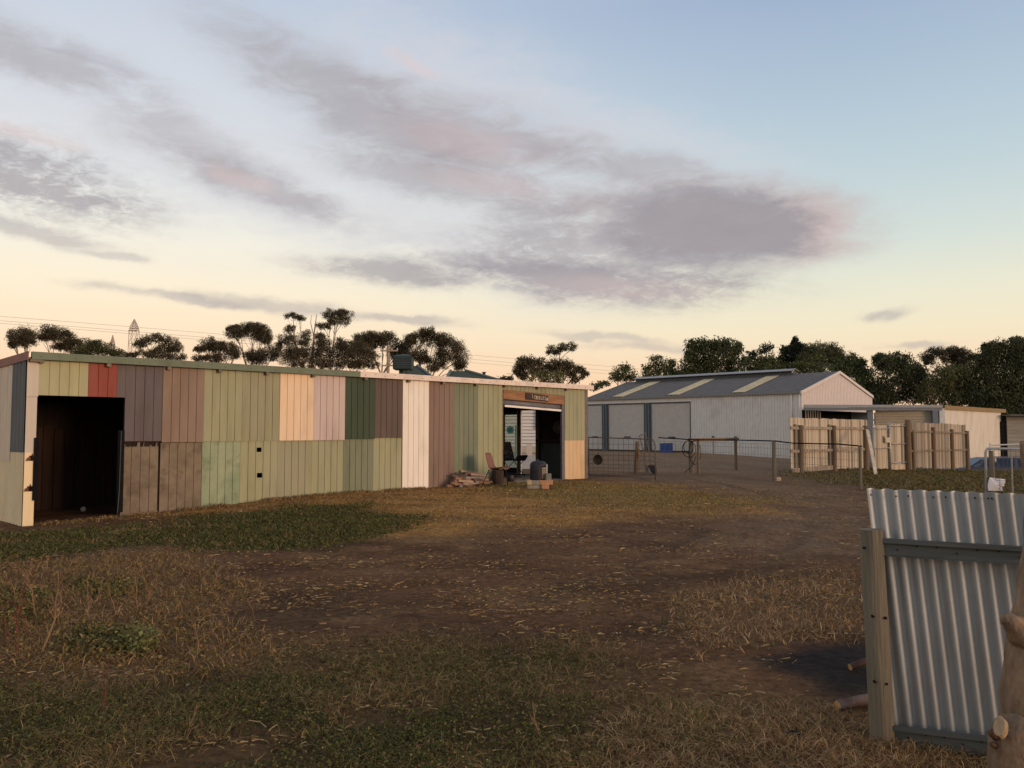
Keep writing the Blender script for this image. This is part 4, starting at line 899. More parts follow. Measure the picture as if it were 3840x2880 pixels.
for t0_, t1_ in ((-.01, .09), (.14, .50), (.55, .97)):
    a, b = seg(PF0, PF1, t0_, t1_); rail(fen, a, b, 1.63, 1.61, paling_m[2]); rail(fen, a, b, .83, .82, paling_m[2]); 
a, b = seg(PF0, PF1, .0, .5); rail(fen, a, b, .16, .2, paling_m[2], .16)
def fpost(par, p, r, zt_, m=wood_brown, front=.11):
    zb_ = z_at(p) - .05; mb = MB(); mb.tube([(p.x + .0, p.y - front, zb_), (p.x, p.y - front, (zb_ + zt_) / 2), (p.x, p.y - front, zt_)], [r * 1.05, r, r * .92], 9); return mb.build('post', m, par)
for t_ in (.115, .525, .965): fpost(fen, PF0.lerp(PF1, t_), .095 if t_ > .1 else .08, 1.72)
for t_ in (.055, .475): 
    p = PF0.lerp(PF1, t_); mb = MB(); mb.box((p.x, p.y - .06, .95), (.1, .05, 1.6), .6); mb.build('dark_upright', wood_weather, fen)  # narrow dark upright bars just in front of the palings
# leaning plank
lpb, lpt = G(3280, 1781), dp(3238, 1613, 31.3)
mb = MB(); mb.beam(Vector((lpb.x, lpb.y - .1, lpb.z)), Vector((lpt.x, lpt.y - .35, lpt.z)), .13, .03, (0, -1, .1)); tag(mb.build('leaning_plank', paling_m[0]), 'pale plank leaning across the paling fence beside its gate', 'plank')
# the double gate
gt = thing('paling_gate', (PF2.x, PF2.y, 0), 'double paling gate on a galvanised steel tube frame', 'gate')
ga = PF2 + Vector((.14, -.05, 0)); gb_ = PF3 + Vector((.10, -.05, 0)); gm_ = ga.lerp(gb_, .47)
palings(gt, ga, gm_, 11, lambda t: 1.74, lambda t: .06, (3, 4, 2, 1), 0, .02); palings(gt, gm_ + (gb_ - ga) * .03, gb_, 11, lambda t: 1.80, lambda t: .02, (3, 4, 2, 1), 0, .02)
def gtube(p, q, r=.025):
    mb = MB(); mb.tube([p, q], r, 7); return mb.build('frame_tube', galv_tube, gt, smooth=True)
f3 = lambda v, z: Vector((v.x + .03, v.y - .06, z))
gtube(f3(gm_, -.06), f3(gm_, 1.86), .045)
for z in (.86, 1.62): gtube(f3(ga, z), f3(gm_, z))
for z in (.28, 1.02, 1.72): gtube(f3(gm_, z), f3(gb_, z))
gtube(f3(ga, .1), f3(ga, 1.66))
p = ga.lerp(gm_, .8); mb = MB(); mb.box((p.x + .05, p.y - .1, 1.17), (.26, .05, .2), .3); mb.build('latch_plate', paling_m[0], gt); mb = MB(); mb.box((p.x - .12, p.y - .1, 1.2), (.05, .05, .26), .3); mb.build('latch_bracket', steel_dark, gt)
p = gb_.lerp(gm_, .3); mb = MB(); mb.box((gb_.lerp(gm_, .5).x, gb_.lerp(gm_, .5).y - .03, .1), ((gb_ - gm_).length, .03, .2), math.atan2((gb_ - gm_).y, (gb_ - gm_).x)); mb.build('bottom_board', paling_m[1], gt)
# right hand run
PF3 = PF3 + Vector((.2, 0, 0))
fr_ = thing('paling_fence', (PF3.x, PF3.y, 0), 'greyer paling fence run right of the gate, ending at the cream shed', 'fence')
palings(fr_, PF3, PF4, 44, lambda t: 1.88 - .06 * t, lambda t: z_at(PF3.lerp(PF4, t)) + .12, (.6, 2, 4, 5), 0, .02)
for z0_, z1_ in ((1.52, 1.42), (.72, .62)): rail(fr_, PF3, PF4, z0_, z1_, wood_weather, .08)
for t_, r_ in ((.0, .12), (.07, .06), (.38, .1), (.70, .1), (1.0, .1)):
    p = PF3.lerp(PF4, t_); fpost(fr_, p, r_, 1.78 - .25 * t_ + (.18 if t_ == 0 else 0) - (.2 if t_ == .07 else 0))

# ------------------------------------------------------------------ station wagon beyond the fence (its lower half stands in the dip)
CY = 45.5; cl = dp(3628, 1757, CY); rz_ = dp(3720, 1714, CY).z; cgz = rz_ - 1.45; x0 = cl.x - 1.25
cw_ = thing('blue_station_wagon', (x0 + 2.3, CY, cgz), 'dark blue station wagon parked beyond the grass hump', 'car')
carp = mat('blue_car_paint', (.026, .036, .07), .4, .08, 4, metal=.3, spec=.5); cgl = mat('dark_car_glass', (.006, .008, .016), .08, .1, 3, spec=.6)
def car_sec(prof, ya, yb, m, name):
    mb = MB(); mb.prism([(x0 + a, ya, cgz + z) for a, z in prof], (0, yb - ya, 0)); return mb.build(name, m, cw_, bevel=.03)
car_sec([(0, .35), (0, .75), (.25, .86), (1.15, .96), (4.5, .96), (4.6, .6), (4.55, .3), (.1, .28)], CY - .85, CY + .85, carp, 'body')
gh = MB(); lowr = [(1.05, .95), (4.5, .95)]; P = []
for (a, z, w) in ((1.05, .95, .84), (1.32, 1.12, .8), (1.75, 1.36, .70), (2.1, 1.43, .66), (3.0, 1.45, .66), (4.0, 1.42, .66), (4.35, 1.36, .66), (4.52, .96, .82)): P.append((a, z, w))
vs = []; fs = []
for a, z, w in P: vs += [(x0 + a, CY - w, cgz + z), (x0 + a, CY + w, cgz + z)]
for i in range(len(P) - 1): fs.append((2 * i, 2 * i + 2, 2 * i + 3, 2 * i + 1))
gh.add(vs, fs); gh.add([vs[2 * i] for i in range(len(P))], [tuple(range(len(P)))]); gh.add([vs[2 * i + 1] for i in range(len(P))], [tuple(range(len(P)))]); gh.build('cabin', carp, cw_)
def side_win(pts, name='side_window'):
    mb = MB(); mb.prism([(x0 + a, CY - w - .012, cgz + z) for a, z, w in pts], (0, .02, 0)); return mb.build(name, cgl, cw_)
side_win([(1.42, .98, .835), (1.95, 1.31, .715), (2.35, 1.37, .69), (2.42, .98, .835)]); side_win([(2.5, .98, .835), (2.47, 1.38, .69), (3.35, 1.38, .69), (3.3, .98, .835)]); side_win([(3.55, .98, .835), (3.6, 1.36, .69), (4.25, 1.3, .72), (4.38, .99, .835)])
mb = MB(); mb.prism([(x0 + 1.12, CY - .7, cgz + 1.0), (x0 + 1.12, CY + .7, cgz + 1.0), (x0 + 1.68, CY + .62, cgz + 1.34), (x0 + 1.68, CY - .62, cgz + 1.34)], (-.02, 0, .02)); mb.build('windscreen', cgl, cw_)
for wx in (.85, 3.75):
    for yy in (CY - .82, CY + .66):
        mb = MB(); mb.tube([(x0 + wx, yy, cgz + .31), (x0 + wx, yy + .18, cgz + .31)], .31, 18); w1 = mb.build('wheel', black_rubber, cw_); mb = MB(); mb.tube([(x0 + wx, yy - .012, cgz + .31), (x0 + wx, yy + .05, cgz + .31)], .18, 14); mb.build('rim', galv, w1)
mb = MB(); mb.box((x0 + 3.0, CY - .6, cgz + 1.49), (1.8, .03, .03)); mb.build('roof_rail', steel_dark, cw_)

# ------------------------------------------------------------------ tube gate, post and rag behind the corrugated sheet
TY = 11.5
tg = thing('tube_gate', dp(3700, 2000, TY), 'galvanised tube gate with mesh at the right edge behind the corrugated sheet', 'gate'); ORIG[tg.name].z = tg.location.z = gzf(6.4, TY)
a = [dp(3697, 1900, TY), dp(3696, 1700, TY), dp(3697, 1690, TY), dp(3702, 1683, TY), dp(3712, 1682, TY), dp(3900, 1684, TY - .4)]; a[0].z = .05
mb = MB(); mb.tube(a, .017, 8); mb.build('frame', galv_tube, tg, smooth=True)
p = dp(3792, 1685, TY - .15); mb = MB(); mb.tube([p, (p.x, p.y, .05)], .011, 6); mb.build('upright', galv_tube, tg)
mb = MB()
for k in range(1, 14):
    q = dp(3697 + 16 * k, 1684, TY - .03 * k); mb.tube([q, (q.x, q.y, .1)], .0022, 3)
for k in range(9):
    q = dp(3698, 1690, TY); r = dp(3900, 1690, TY - .4); z = q.z - .1 * k; mb.tube([(q.x, q.y, z), (r.x, r.y, z)], .0022, 3)
mb.build('wire_mesh', wire_m, tg)
b = G(3716, 1990); b = dp(3716, 1690, TY + .3); mb = MB(); mb.tube([(b.x + .03, b.y, -.05), (b.x, b.y, b.z)], [.036, .033], 8); tag(mb.build('fence_post', wood_post), 'short timber post behind the galvanised tube gate', 'post')
q = dp(3714, 1661, TY + .5); mb = MB(); mb.tube([q, dp(3712, 1690, TY + .5)], .014, 6); mb.tube([dp(3718, 1670, TY + .5), dp(3830, 1665, TY + .4)], .010, 6); tag(mb.build('white_pipe', mat('white_plastic', (.62, .58, .54), .5, .05, 8)), 'thin white pipe above the tube gate', 'pipe')
mb = MB(); rag = [(3711, 1790), (3733, 1793), (3770, 1797), (3769, 1815), (3758, 1812), (3768, 1821), (3766, 1824), (3758, 1826), (3760, 1841), (3706, 1840), (3704, 1820)]
Rv = [dp(x_, y_, TY - .06 + .02 * math.sin(x_ * .3) + .015 * math.cos(y_ * .5)) for x_, y_ in rag]; cen = dp(3733, 1818, TY - .1)
mb.add([cen] + Rv, [(0, 1 + i, 1 + (i + 1) % len(Rv)) for i in range(len(Rv))]); mb.add([p + Vector((0, .006, 0)) for p in [cen] + Rv], [(0, 1 + (i + 1) % len(Rv), 1 + i) for i in range(len(Rv))])
tag(mb.build('torn_notice', mat('white_paper', (.66, .62, .62), .8, .08, 9)), 'torn white paper notice tied to the tube gate', 'notice')
mb = MB(); q = dp(3733, 1724, TY - .03); mb.prism([q + Vector((-.012, 0, .03)), q + Vector((.012, 0, .03)), q + Vector((.014, 0, -.01)), q + Vector((0, 0, -.035)), q + Vector((-.012, 0, -.01))], (0, .01, 0)); tag(mb.build('white_tag', MATS['white_plastic']), 'small white tag hanging on the tube gate', 'tag')
# ------------------------------------------------------------------ foreground corrugated fence
def corrugated_panel():
    o = thing('corrugated_fence', (1.9, 4.3, 0), 'galvanised corrugated iron fence panel in the right foreground', 'fence')
    P0 = dp(3250, 1832, 4.28); P1 = dp(3840, 1846, 3.98); d = Vector((P1.x - P0.x, P1.y - P0.y, 0)).normalized(); n = Vector((d.y, -d.x, 0))
    tilt = .105; W = 1.5; H = 1.185; pitch = .062; amp = .0085
    mb = MB(); N_ = int(W / pitch * 10); M_ = 14; vs = []; fs = []
    for j in range(M_ + 1):
        zf = j / M_
        for k in range(N_ + 1):
            t = W * k / N_; z = P0.z - .006 * t - H * (1 - zf)
            wob = .004 * math.sin(zf * 4 + t * 5) + .0015 * math.sin(t * 17 + zf * 3)
            p = Vector((P0.x, P0.y, 0)) + d * (t + tilt * (1 - zf)) + n * (amp * math.cos(2 * math.pi * t / pitch) + wob); vs.append((p.x, p.y, z + .003 * math.sin(t * 83)))
    for j in range(M_):
        for k in range(N_): fs.append((j * (N_ + 1) + k, j * (N_ + 1) + k + 1, (j + 1) * (N_ + 1) + k + 1, (j + 1) * (N_ + 1) + k))
    mb.add(vs, fs); s_ = mb.build('corrugated_sheet', galv_fg, o, smooth=True)
    sc = MB()
    for t, dz in ((.02, .03), (.135, .033), (.19, .03), (.30, .032), (.355, .03), (.48, .03), (.535, .03), (.55, .03)):
        p = Vector((P0.x, P0.y, 0)) + d * t + n * .014; sc.tube([Vector((p.x, p.y, P0.z - dz)), Vector((p.x, p.y, P0.z - dz)) + n * .006], .0045, 6)
    sc.build('nail_holes', black_rubber, s_)['kind'] = 'stuff'
    railm = mat('green_grey_purlin', (.085, .095, .09), .6, .2, 8, stretch=(.3, .3, 3), dirt=(.05, .05, .045), dscale=6)
    for (pa, pb, h) in (((3305, 2046), (3845, 2080), .086), ((3350, 2742), (3845, 2800), .085)):
        a = dp(*pa, 4.22); b = dp(*pb, 3.94); e = (b - a); a2 = a - e * .03; b2 = a + e * 2.0
        mb = MB(); up = Vector((0, 0, 1)); q = n * .035
        # C purlin: web with two lips
        mb.obox(a2 + q - up * h / 2, b2 - a2, n * .004, up * h); r = mb.build('purlin', railm, o)
        mb = MB(); mb.obox(a2 + q - up * h / 2 + n * .0045, b2 - a2, n * .018, up * .005); mb.obox(a2 + q + up * (h / 2 - .006) + n * .0045, b2 - a2, n * .022, up * .006); mb.obox(a2 + q + up * (h / 2 - .022) + n * .023, b2 - a2, n * .003, up * .022); mb.build('lip', railm, r)
        mb = MB()
        for k in range(7):
            p = a.lerp(b, .12 + k * .14) + q + n * .004 + up * (.012 if k % 3 else -.01); mb.tube([p, p + n * .006], .004, 6)
        mb.build('screws', black_rubber, r)['kind'] = 'stuff'
    return o
galv_fg = mat('old_galvanised_iron', (.35, .37, .38), .5, .18, 6, .06, 18, metal=.5, col2=(.26, .275, .285), c2amt=.7, stretch=(1, 1, .3), dirt=(.27, .24, .2), dscale=4, dmin=.58, dmax=.78)
corrugated_panel()
pb = G(3306, 2772); fpz = dp(3266, 1985, pb.y - .02)
def fore_post():
    mb = MB(); n = 20; rings = 14; vs = []; fs = []
    for j in range(rings + 1):
        f_ = j / rings; cx = pb.x + (fpz.x - pb.x) * f_; cy = pb.y - .02; z = pb.z - .1 + (fpz.z - pb.z + .1) * f_
        for k in range(n):
            a = 2 * math.pi * k / n; r = .0575 * (1 - .04 * f_) * (1 + .02 * math.sin(3 * a + f_ * 4) + .012 * math.sin(7 * a + f_ * 9))
            crack = math.exp(-((a - 5.1 - .25 * math.sin(f_ * 6)) / .09) ** 2) * .007 * (1 if (f_ > .62 or f_ < .3) else .3)
            r -= crack; vs.append((cx + math.cos(a) * r, cy + math.sin(a) * r, z))
    for j in range(rings):
        for k in range(n): fs.append((j * n + k, j * n + (k + 1) % n, (j + 1) * n + (k + 1) % n, (j + 1) * n + k))
    c = (fpz.x, pb.y - .02, fpz.z + .004); i0 = len(vs); vs2 = vs + [c]
    for k in range(n): fs.append((rings * n + k, rings * n + (k + 1) % n, i0))
    mb.add(vs2, fs); o = thing('fence_post', (pb.x, pb.y, pb.z), 'thick weathered round timber post holding the foreground corrugated panel', 'post')
    mb.build('shaft', wood_post, o)
    mb = MB()
    for (px, py) in ((3242, 2055), (3274, 2312), (3281, 2557), (3325, 2565), (3322, 2318)):
        p = dp(px, py, pb.y - .077); mb.tube([p + Vector((0, .012, 0)), p + Vector((0, -.003, 0))], .0065, 7)
    mb.build('nail_heads', black_rubber, o)['kind'] = 'stuff'
fore_post()
# ------------------------------------------------------------------ smooth barked tree trunk at the right edge
def trunk_fg():
    o = thing('gum_tree', (2.08, 3.3, 0), 'smooth barked gum trunk with sawn stubs at the right edge', 'tree')
    bark = mat('smooth_gum_bark', (.22, .145, .09), .9, .3, 20, 1.0, 26, col2=(.11, .075, .05), c2amt=.9, stretch=(1, 1, .4), dirt=(.30, .20, .12), dscale=11, dmin=.52, dmax=.66)
    cut = mat('sawn_wood', (.34, .24, .14), .9, .3, 40)
    def limb(pts, rs, n=20, seed=0, name='trunk', par=o, m=bark, w=1.0):
        pts = [Vector(p) for p in pts]; fine = []; rr = []
        P = [pts[0]] + pts + [pts[-1]]
        for i in range(len(pts) - 1):
            for k in range(7):
                t = k / 7; a, b, c, d = P[i], P[i + 1], P[i + 2], P[i + 3]
                fine.append(.5 * (2 * b + (c - a) * t + (2 * a - 5 * b + 4 * c - d) * t * t + (3 * b - a - 3 * c + d) * t ** 3))
                g_ = t * t * (3 - 2 * t); rr.append(rs[i] * (1 - g_) + rs[i + 1] * g_)
        fine.append(pts[-1]); rr.append(rs[-1])
        mb = MB(); mb.tube(fine, rr, n); ph = np.random.default_rng(seed).random(6) * 6
        for i, v in enumerate(mb.v):
            c = fine[min(i // n, len(fine) - 1)]; q = Vector(v) - c; a = math.atan2(q.y, q.x)
            s_ = 1 + w * (.035 * math.sin(2 * a + c.z * 6 + ph[0]) + .03 * math.sin(3 * a - c.z * 11 + ph[1]) + .02 * math.sin(6 * a + c.z * 31 + ph[2]) + .012 * math.sin(11 * a - c.z * 57 + ph[3]))
            mb.v[i] = tuple(c + q * s_)
        return mb.build(name, m, par, smooth=True)
    Y = 3.3
    def e(px, py, r, dy=0.0): p = dp(px + 16, py, Y + dy); return (p.x + r, Y + dy, p.z)
    limb([e(3735, 2900, .2), e(3742, 2780, .17), e(3748, 2640, .14), e(3764, 2500, .12), e(3774, 2380, .105, .02), e(3806, 2230, .085, .03), e(3836, 2030, .07, .04), e(3832, 1850, .06, .05), e(3820, 1720, .055, .05), e(3810, 1652, .05, .05)],
         [.2, .17, .14, .12, .105, .085, .07, .06, .057, .05], 26, 1)
    limb([e(3860, 2420, 0, .0), e(3815, 2372, 0, -.03), e(3775, 2336, 0, -.045), e(3748, 2322, 0, -.05), e(3740, 2318, 0, -.05)], [.075, .058, .034, .02, .008], 14, 2, 'stub', w=1.5)
    limb([e(3820, 2990, 0, -.1), e(3808, 2860, 0, -.13), e(3790, 2770, 0, -.15), e(3772, 2722, 0, -.165), e(3765, 2708, 0, -.17)], [.11, .105, .09, .06, .022], 20, 3, 'stub', w=.8)
    c = Vector(e(3731, 2722, 0, -.225)); nrm_ = Vector((-.62, -.55, .5)).normalized(); t1 = nrm_.cross(Vector((0, 0, 1))).normalized(); t2 = nrm_.cross(t1); mb = MB()
    ring = [c + t1 * .018 * math.cos(a) + t2 * .036 * math.sin(a) for a in np.linspace(0, 2 * math.pi, 15)[:-1]]
    mb.prism([p - nrm_ * .04 for p in ring], nrm_ * .042); mb.build('sawn_face', cut, o)
    limb([e(3745, 2770, 0, -.13), e(3712, 2752, 0, -.17), e(3696, 2746, 0, -.18)], [.03, .018, .01], 10, 5, 'broken_twig', m=rust_bark)
    limb([e(3745, 2806, 0, -.13), e(3712, 2794, 0, -.17), e(3700, 2790, 0, -.18)], [.022, .012, .007], 10, 6, 'broken_twig', m=rust_bark)
    limb([e(3812, 2700, 0, -.17), e(3820, 2735, 0, -.2), e(3828, 2770, 0, -.21)], [.008, .014, .006], 9, 7, 'torn_bark', m=rust_bark)
rust_bark = mat('dark_torn_bark', (.10, .05, .032), .9, .3, 20)
trunk_fg()
# logs in the ash
def log(pa, pb_, Ya, Yb, r, lab, m, frost=False):
    a = dp(*pa, Ya); b = dp(*pb_, Yb); o = thing('firewood_log', a, lab, 'log')
    mb = MB(); mb.tube([a, a.lerp(b, .35) + Vector((0, 0, .006)), a.lerp(b, .7), b], [r, r * 1.04, r * .96, r], 14); mb.build('bark', m, o, smooth=True)
    d = (b - a).normalized(); mb = MB(); mb.tube([a - d * .002, a + d * .004], r * .98, 14); mb.tube([a - d * .004, a], r * .3, 10); mb.build('cut_face', mat('cut_log_face', (.42, .24, .09), .8, .2, 30), o)
lb = mat('burnt_log_bark', (.11, .065, .05), .9, .35, 12, .4, 30, col2=(.26, .25, .25), c2amt=.6)
log((3141, 2646), (3420, 2596), 4.62, 4.75, .027, 'short log with orange cut end lying beside the ash', lb)
log((3188, 2502), (3400, 2430), 5.35, 5.45, .02, 'thin charred branch lying on the ash patch', mat('charred_bark', (.07, .04, .03), .9, .3, 12))
mb = MB(); p = G(2970, 2763); random.seed(5)
for k in range(5): mb.box((p.x + random.uniform(-.03, .03), p.y + random.uniform(-.02, .02), p.z + .012), (.035, .03, .025), random.random() * 3)
tag(mb.build('charcoal_lump', mat('charcoal', (.012, .012, .014), .9, .3, 20)), 'lump of black charcoal in the foreground grass', 'charcoal')

# ------------------------------------------------------------------ things outside the doorway
wood_split = [mat('split_wood_%s' % n, c, .85, .3, 7, .4, 30, stretch=(.2, 2, 2), dirt=tuple(v * .5 for v in c), dscale=5) for n, c in (('pale', (.40, .27, .18)), ('red', (.28, .155, .10)), ('dark', (.15, .095, .07)), ('grey', (.30, .24, .20)))]
random.seed(21); N_LOG = 0
for layer in range(6):
    cnt = (7, 7, 6, 5, 4, 3)[layer]
    for k in range(cnt):
        s = 8.72 + .05 * layer + (k + .5) / cnt * (1.02 - .10 * layer); off = -.18 - .30 * random.random() + .02 * layer
        L_ = random.uniform(.28, .46); ang = random.uniform(-.45, .35) + (0 if random.random() < .8 else 1.2)
        w = random.uniform(.05, .085); h = random.uniform(.04, .065)
        b = A(s, 0, off); z = gzf(b.x, b.y) + .03 + layer * .058 + random.uniform(-.008, .008)
        d = Vector((U.x * math.cos(ang) - V_.x * -math.sin(ang), U.y * math.cos(ang) - V_.y * -math.sin(ang), random.uniform(-.14, .1))).normalized()
        side = d.cross(Vector((0, 0, 1))).normalized(); up = side.cross(d)
        prof = [(-w / 2, -h / 2), (w / 2, -h * .4), (w * .42, h * .3), (0, h * .55), (-w * .5, h * .2)]
        mb = MB(); cpt = Vector((b.x, b.y, z)); mb.prism([cpt - d * L_ / 2 + side * x_ + up * y_ for x_, y_ in prof], d * L_)
        o = mb.build('firewood', random.choice(wood_split)); N_LOG += 1
        tag(o, 'split firewood billet in the heap against the brown and green sheets', 'firewood', 'split firewood heaped against the shed wall')
# brown plastic chair
CX = Vector((-.36, 19.75, 0)); CX.z = gzf(CX.x, CX.y)
ch = thing('plastic_chair', CX, 'reddish brown plastic shell chair on dark metal legs beside the doorway', 'chair')
fw = Vector((.93, -.36, 0)).normalized(); rt = Vector((fw.y, -fw.x, 0))
def CHp(f_, r_, z): return CX + fw * f_ + rt * r_ + Vector((0, 0, z))
shellm = mat('brown_plastic', (.20, .075, .045), .45, .12, 6, spec=.4); legm = mat('black_steel_leg', (.02, .018, .016), .5, .2, 9)
prof = [(.25, .40, .20), (.23, .432, .215), (.12, .425, .215), (-.05, .405, .21), (-.13, .42, .205), (-.17, .47, .20), (-.205, .58, .195), (-.24, .70, .185), (-.265, .775, .16), (-.27, .79, .12)]
vs = []; fs = []; nc = 7
for (f_, z, w) in prof:
    for k in range(nc):
        t = -1 + 2 * k / (nc - 1); curve = .035 * t * t
        up = z + (curve if f_ > -.1 else 0); vs.append(CHp(f_ + (curve * 1.2 if f_ <= -.1 else 0), t * w, up))
for i in range(len(prof) - 1):
    for k in range(nc - 1): fs.append((i * nc + k, i * nc + k + 1, (i + 1) * nc + k + 1, (i + 1) * nc + k))
mb = MB(); mb.add(vs, fs); sh = mb.build('shell', shellm, ch, smooth=True); md = sh.modifiers.new('t', 'SOLIDIFY'); md.thickness = .008
for sgn in (-1, 1):
    mb = MB(); mb.tube([CHp(.20, sgn * .2, 0), CHp(.17, sgn * .17, .40)], .011, 7); mb.build('leg', legm, ch)
    mb = MB(); mb.tube([CHp(-.30, sgn * .2, 0), CHp(-.12, sgn * .17, .40)], .011, 7); mb.build('leg', legm, ch)
mb = MB(); mb.tube([CHp(.17, -.17, .395), CHp(.17, .17, .395)], .011, 6); mb.tube([CHp(-.12, -.17, .395), CHp(-.12, .17, .395)], .011, 6); mb.tube([CHp(.17, .17, .395), CHp(-.12, .17, .395)], .011, 6); mb.tube([CHp(.17, -.17, .395), CHp(-.12, -.17, .395)], .011, 6); mb.build('under_frame', legm, ch)
# stump
sp_ = dp(1866, 1812, 20.6); sz = gzf(sp_.x, sp_.y); st_ = thing('tree_stump', (sp_.x, sp_.y, sz), 'dark upright stump behind the brown plastic chair', 'stump')
mb = MB(); ns = 14; vs = []
for z, k in ((0, 1.08), (.12, 1.0), (.27, .97), (.335, .95)):
    for i in range(ns):
        a = 2 * math.pi * i / ns; r = .145 * k * (1 + .06 * math.sin(3 * a + z * 5) + .04 * math.sin(7 * a)); vs.append((sp_.x + math.cos(a) * r, sp_.y + math.sin(a) * r, sz + z))
fs = [(j * ns + i, j * ns + (i + 1) % ns, (j + 1) * ns + (i + 1) % ns, (j + 1) * ns + i) for j in range(3) for i in range(ns)]
mb.add(vs, fs); mb.build('bark', mat('stump_bark', (.06, .035, .025), .95, .4, 10, .8, 30, stretch=(3, 3, .3)), st_)
mb = MB(); mb.add(vs[-ns:], [tuple(range(ns))]); mb.build('top_face', wood_split[2], st_)
# small pot on the sill
pp = A(10.78, 0, -.12); pz = gzf(pp.x, pp.y); pot = thing('cooking_pot', (pp.x, pp.y, pz), 'small dark pot on the ground by the door jamb behind the chair', 'pot')
mb = MB(); mb.tube([(pp.x, pp.y, pz + .04), (pp.x, pp.y, pz + .06), (pp.x, pp.y, pz + .19), (pp.x, pp.y, pz + .2)], [.07, .085, .09, .085], 14); mb.build('body', mat('dark_enamel', (.03, .018, .02), .5, .2, 9), pot, smooth=True)
mb = MB(); mb.tube([(pp.x + .09, pp.y, pz + .15), (pp.x + .13, pp.y, pz + .14), (pp.x + .13, pp.y, pz + .1), (pp.x + .09, pp.y, pz + .08)], .008, 5); mb.build('handle', legm, pot)
# fire drum on bricks
dr = G(2022, 1832, .2); bz = gzf(dr.x, dr.y); DY = dr.y + .12; DX = dp(2019, 1805, DY).x
fd = thing('fire_drum', (DX, DY, bz + .19), 'blackened steel fire drum with rounded shoulders standing on timber blocks', 'drum')
dm = mat('burnt_steel', (.030, .030, .036), .55, .3, 7, metal=.4, col2=(.07, .055, .085), c2amt=.7, dirt=(.16, .10, .06), dscale=4, dmin=.6, dmax=.75)
prof = [(.185, .0), (.195, .02), (.195, .32), (.19, .36), (.165, .40), (.12, .425), (.05, .435), (.0, .437)]; n = 26; vs = []; fs = []
for r, z in prof:
    for k in range(n): vs.append((DX + math.cos(2 * math.pi * k / n) * r, DY + math.sin(2 * math.pi * k / n) * r, bz + .195 + z))
def open_face(i, k):  # mouth cut in the front right of the drum
    a = (k + .5) / n * 360; return i in (1,) and 285 < a < 330
for i in range(len(prof) - 1):
    for k in range(n):
        if open_face(i, k): continue
        fs.append((i * n + k, i * n + (k + 1) % n, (i + 1) * n + (k + 1) % n, (i + 1) * n + k))
mb = MB(); mb.add(vs, fs); mb.build('shell', dm, fd, smooth=True)
mb = MB(); mb.tube([(DX - .03, DY - .03, bz + .63), (DX - .03, DY - .03, bz + .66)], .03, 8); mb.build('valve_boss', dm, fd)
mb = MB(); a = math.radians(307); c = Vector((DX + math.cos(a) * .2, DY + math.sin(a) * .2, bz + .36)); mb.box(c, (.12, .012, .26), a + math.pi / 2); mb.build('mouth_plate', mat('ashy_plate', (.22, .16, .115), .9, .3, 8), fd)
mb = MB(); a = math.radians(340); c = Vector((DX + math.cos(a) * .203, DY + math.sin(a) * .203, bz + .42)); mb.box(c, (.09, .01, .26), a + math.pi / 2); mb.build('side_plate', galv, fd)
gbk = dp(2055, 1805, DY - .18); mb = MB(); mb.box((gbk.x, gbk.y, bz + .195 + .075), (.125, .13, .15), .25); tag(mb.build('concrete_block', mat('grey_green_block', (.17, .17, .13), .9, .2, 8), bevel=.006), 'grey concrete block beside the fire drum on the timber blocks', 'block')
brm = [mat('block_%s' % n, c, .85, .25, 6, .3, 30) for n, c in (('pale', (.46, .33, .2)), ('orange', (.42, .22, .12)), ('grey', (.24, .21, .16)), ('dark', (.07, .05, .035)))]
blk = [((-.235, -.12, .145), (.10, .34, .10), 0), ((-.07, -.16, .143), (.26, .22, .1), 2), ((.15, -.2, .147), (.30, .16, .105), 1), ((.06, .12, .143), (.40, .24, .1), 2), ((-.12, -.18, .046), (.34, .16, .09), 2), ((.13, -.24, .05), (.17, .13, .1), 1), ((.25, -.17, .045), (.1, .2, .09), 3), ((-.05, .12, .046), (.5, .2, .09), 2)]
for i, (c, s_, mi) in enumerate(blk):
    mb = MB(); mb.box((DX + .02 + c[0], DY + c[1], bz + c[2]), s_, random.uniform(-.06, .06))
    lab = ('short pale timber block at the left end under the fire drum', 'grey upper block under the front of the fire drum', 'orange timber block at the front right under the concrete block', 'grey upper block under the back of the fire drum', 'grey lower block at the front left of the drum base', 'pale orange lower block standing under the front right block', 'dark lower block at the right of the drum base', 'grey lower block at the back of the drum base')[i]
    tag(mb.build('timber_block', brm[mi], bevel=.006), lab, 'block', 'blocks under the fire drum')
# folding chair with patterned fabric inside the doorway
IC = A(12.93, .215, 1.93); ic = thing('folding_chair', IC, 'dark folding chair with patterned fabric just inside the doorway', 'chair')
f2 = Vector((.75, -.55, 0)).normalized(); r2_ = Vector((-f2.y, f2.x, 0))
def ICp(f_, r_, z): return IC + f2 * f_ + r2_ * r_ + Vector((0, 0, z))
fab = bpy.data.materials.new('patterned_fabric'); fab.use_nodes = True; nt = fab.node_tree; vv = nt.nodes.new('ShaderNodeTexVoronoi'); vv.inputs['Scale'].default_value = 15; tcn = nt.nodes.new('ShaderNodeTexCoord'); nt.links.new(tcn.outputs['Object'], vv.inputs[0]); rr_ = nt.nodes.new('ShaderNodeValToRGB'); rr_.color_ramp.elements[0].color = (.42, .34, .26, 1); rr_.color_ramp.elements[1].color = (.03, .02, .02, 1); rr_.color_ramp.elements[1].position = .38; nt.links.new(vv.outputs['Distance'], rr_.inputs[0]); nt.links.new(rr_.outputs[0], nt.nodes['Principled BSDF'].inputs['Base Color']); nt.nodes['Principled BSDF'].inputs['Roughness'].default_value = .9
dkf = mat('dark_fabric', (.03, .022, .022), .9, .2, 8)
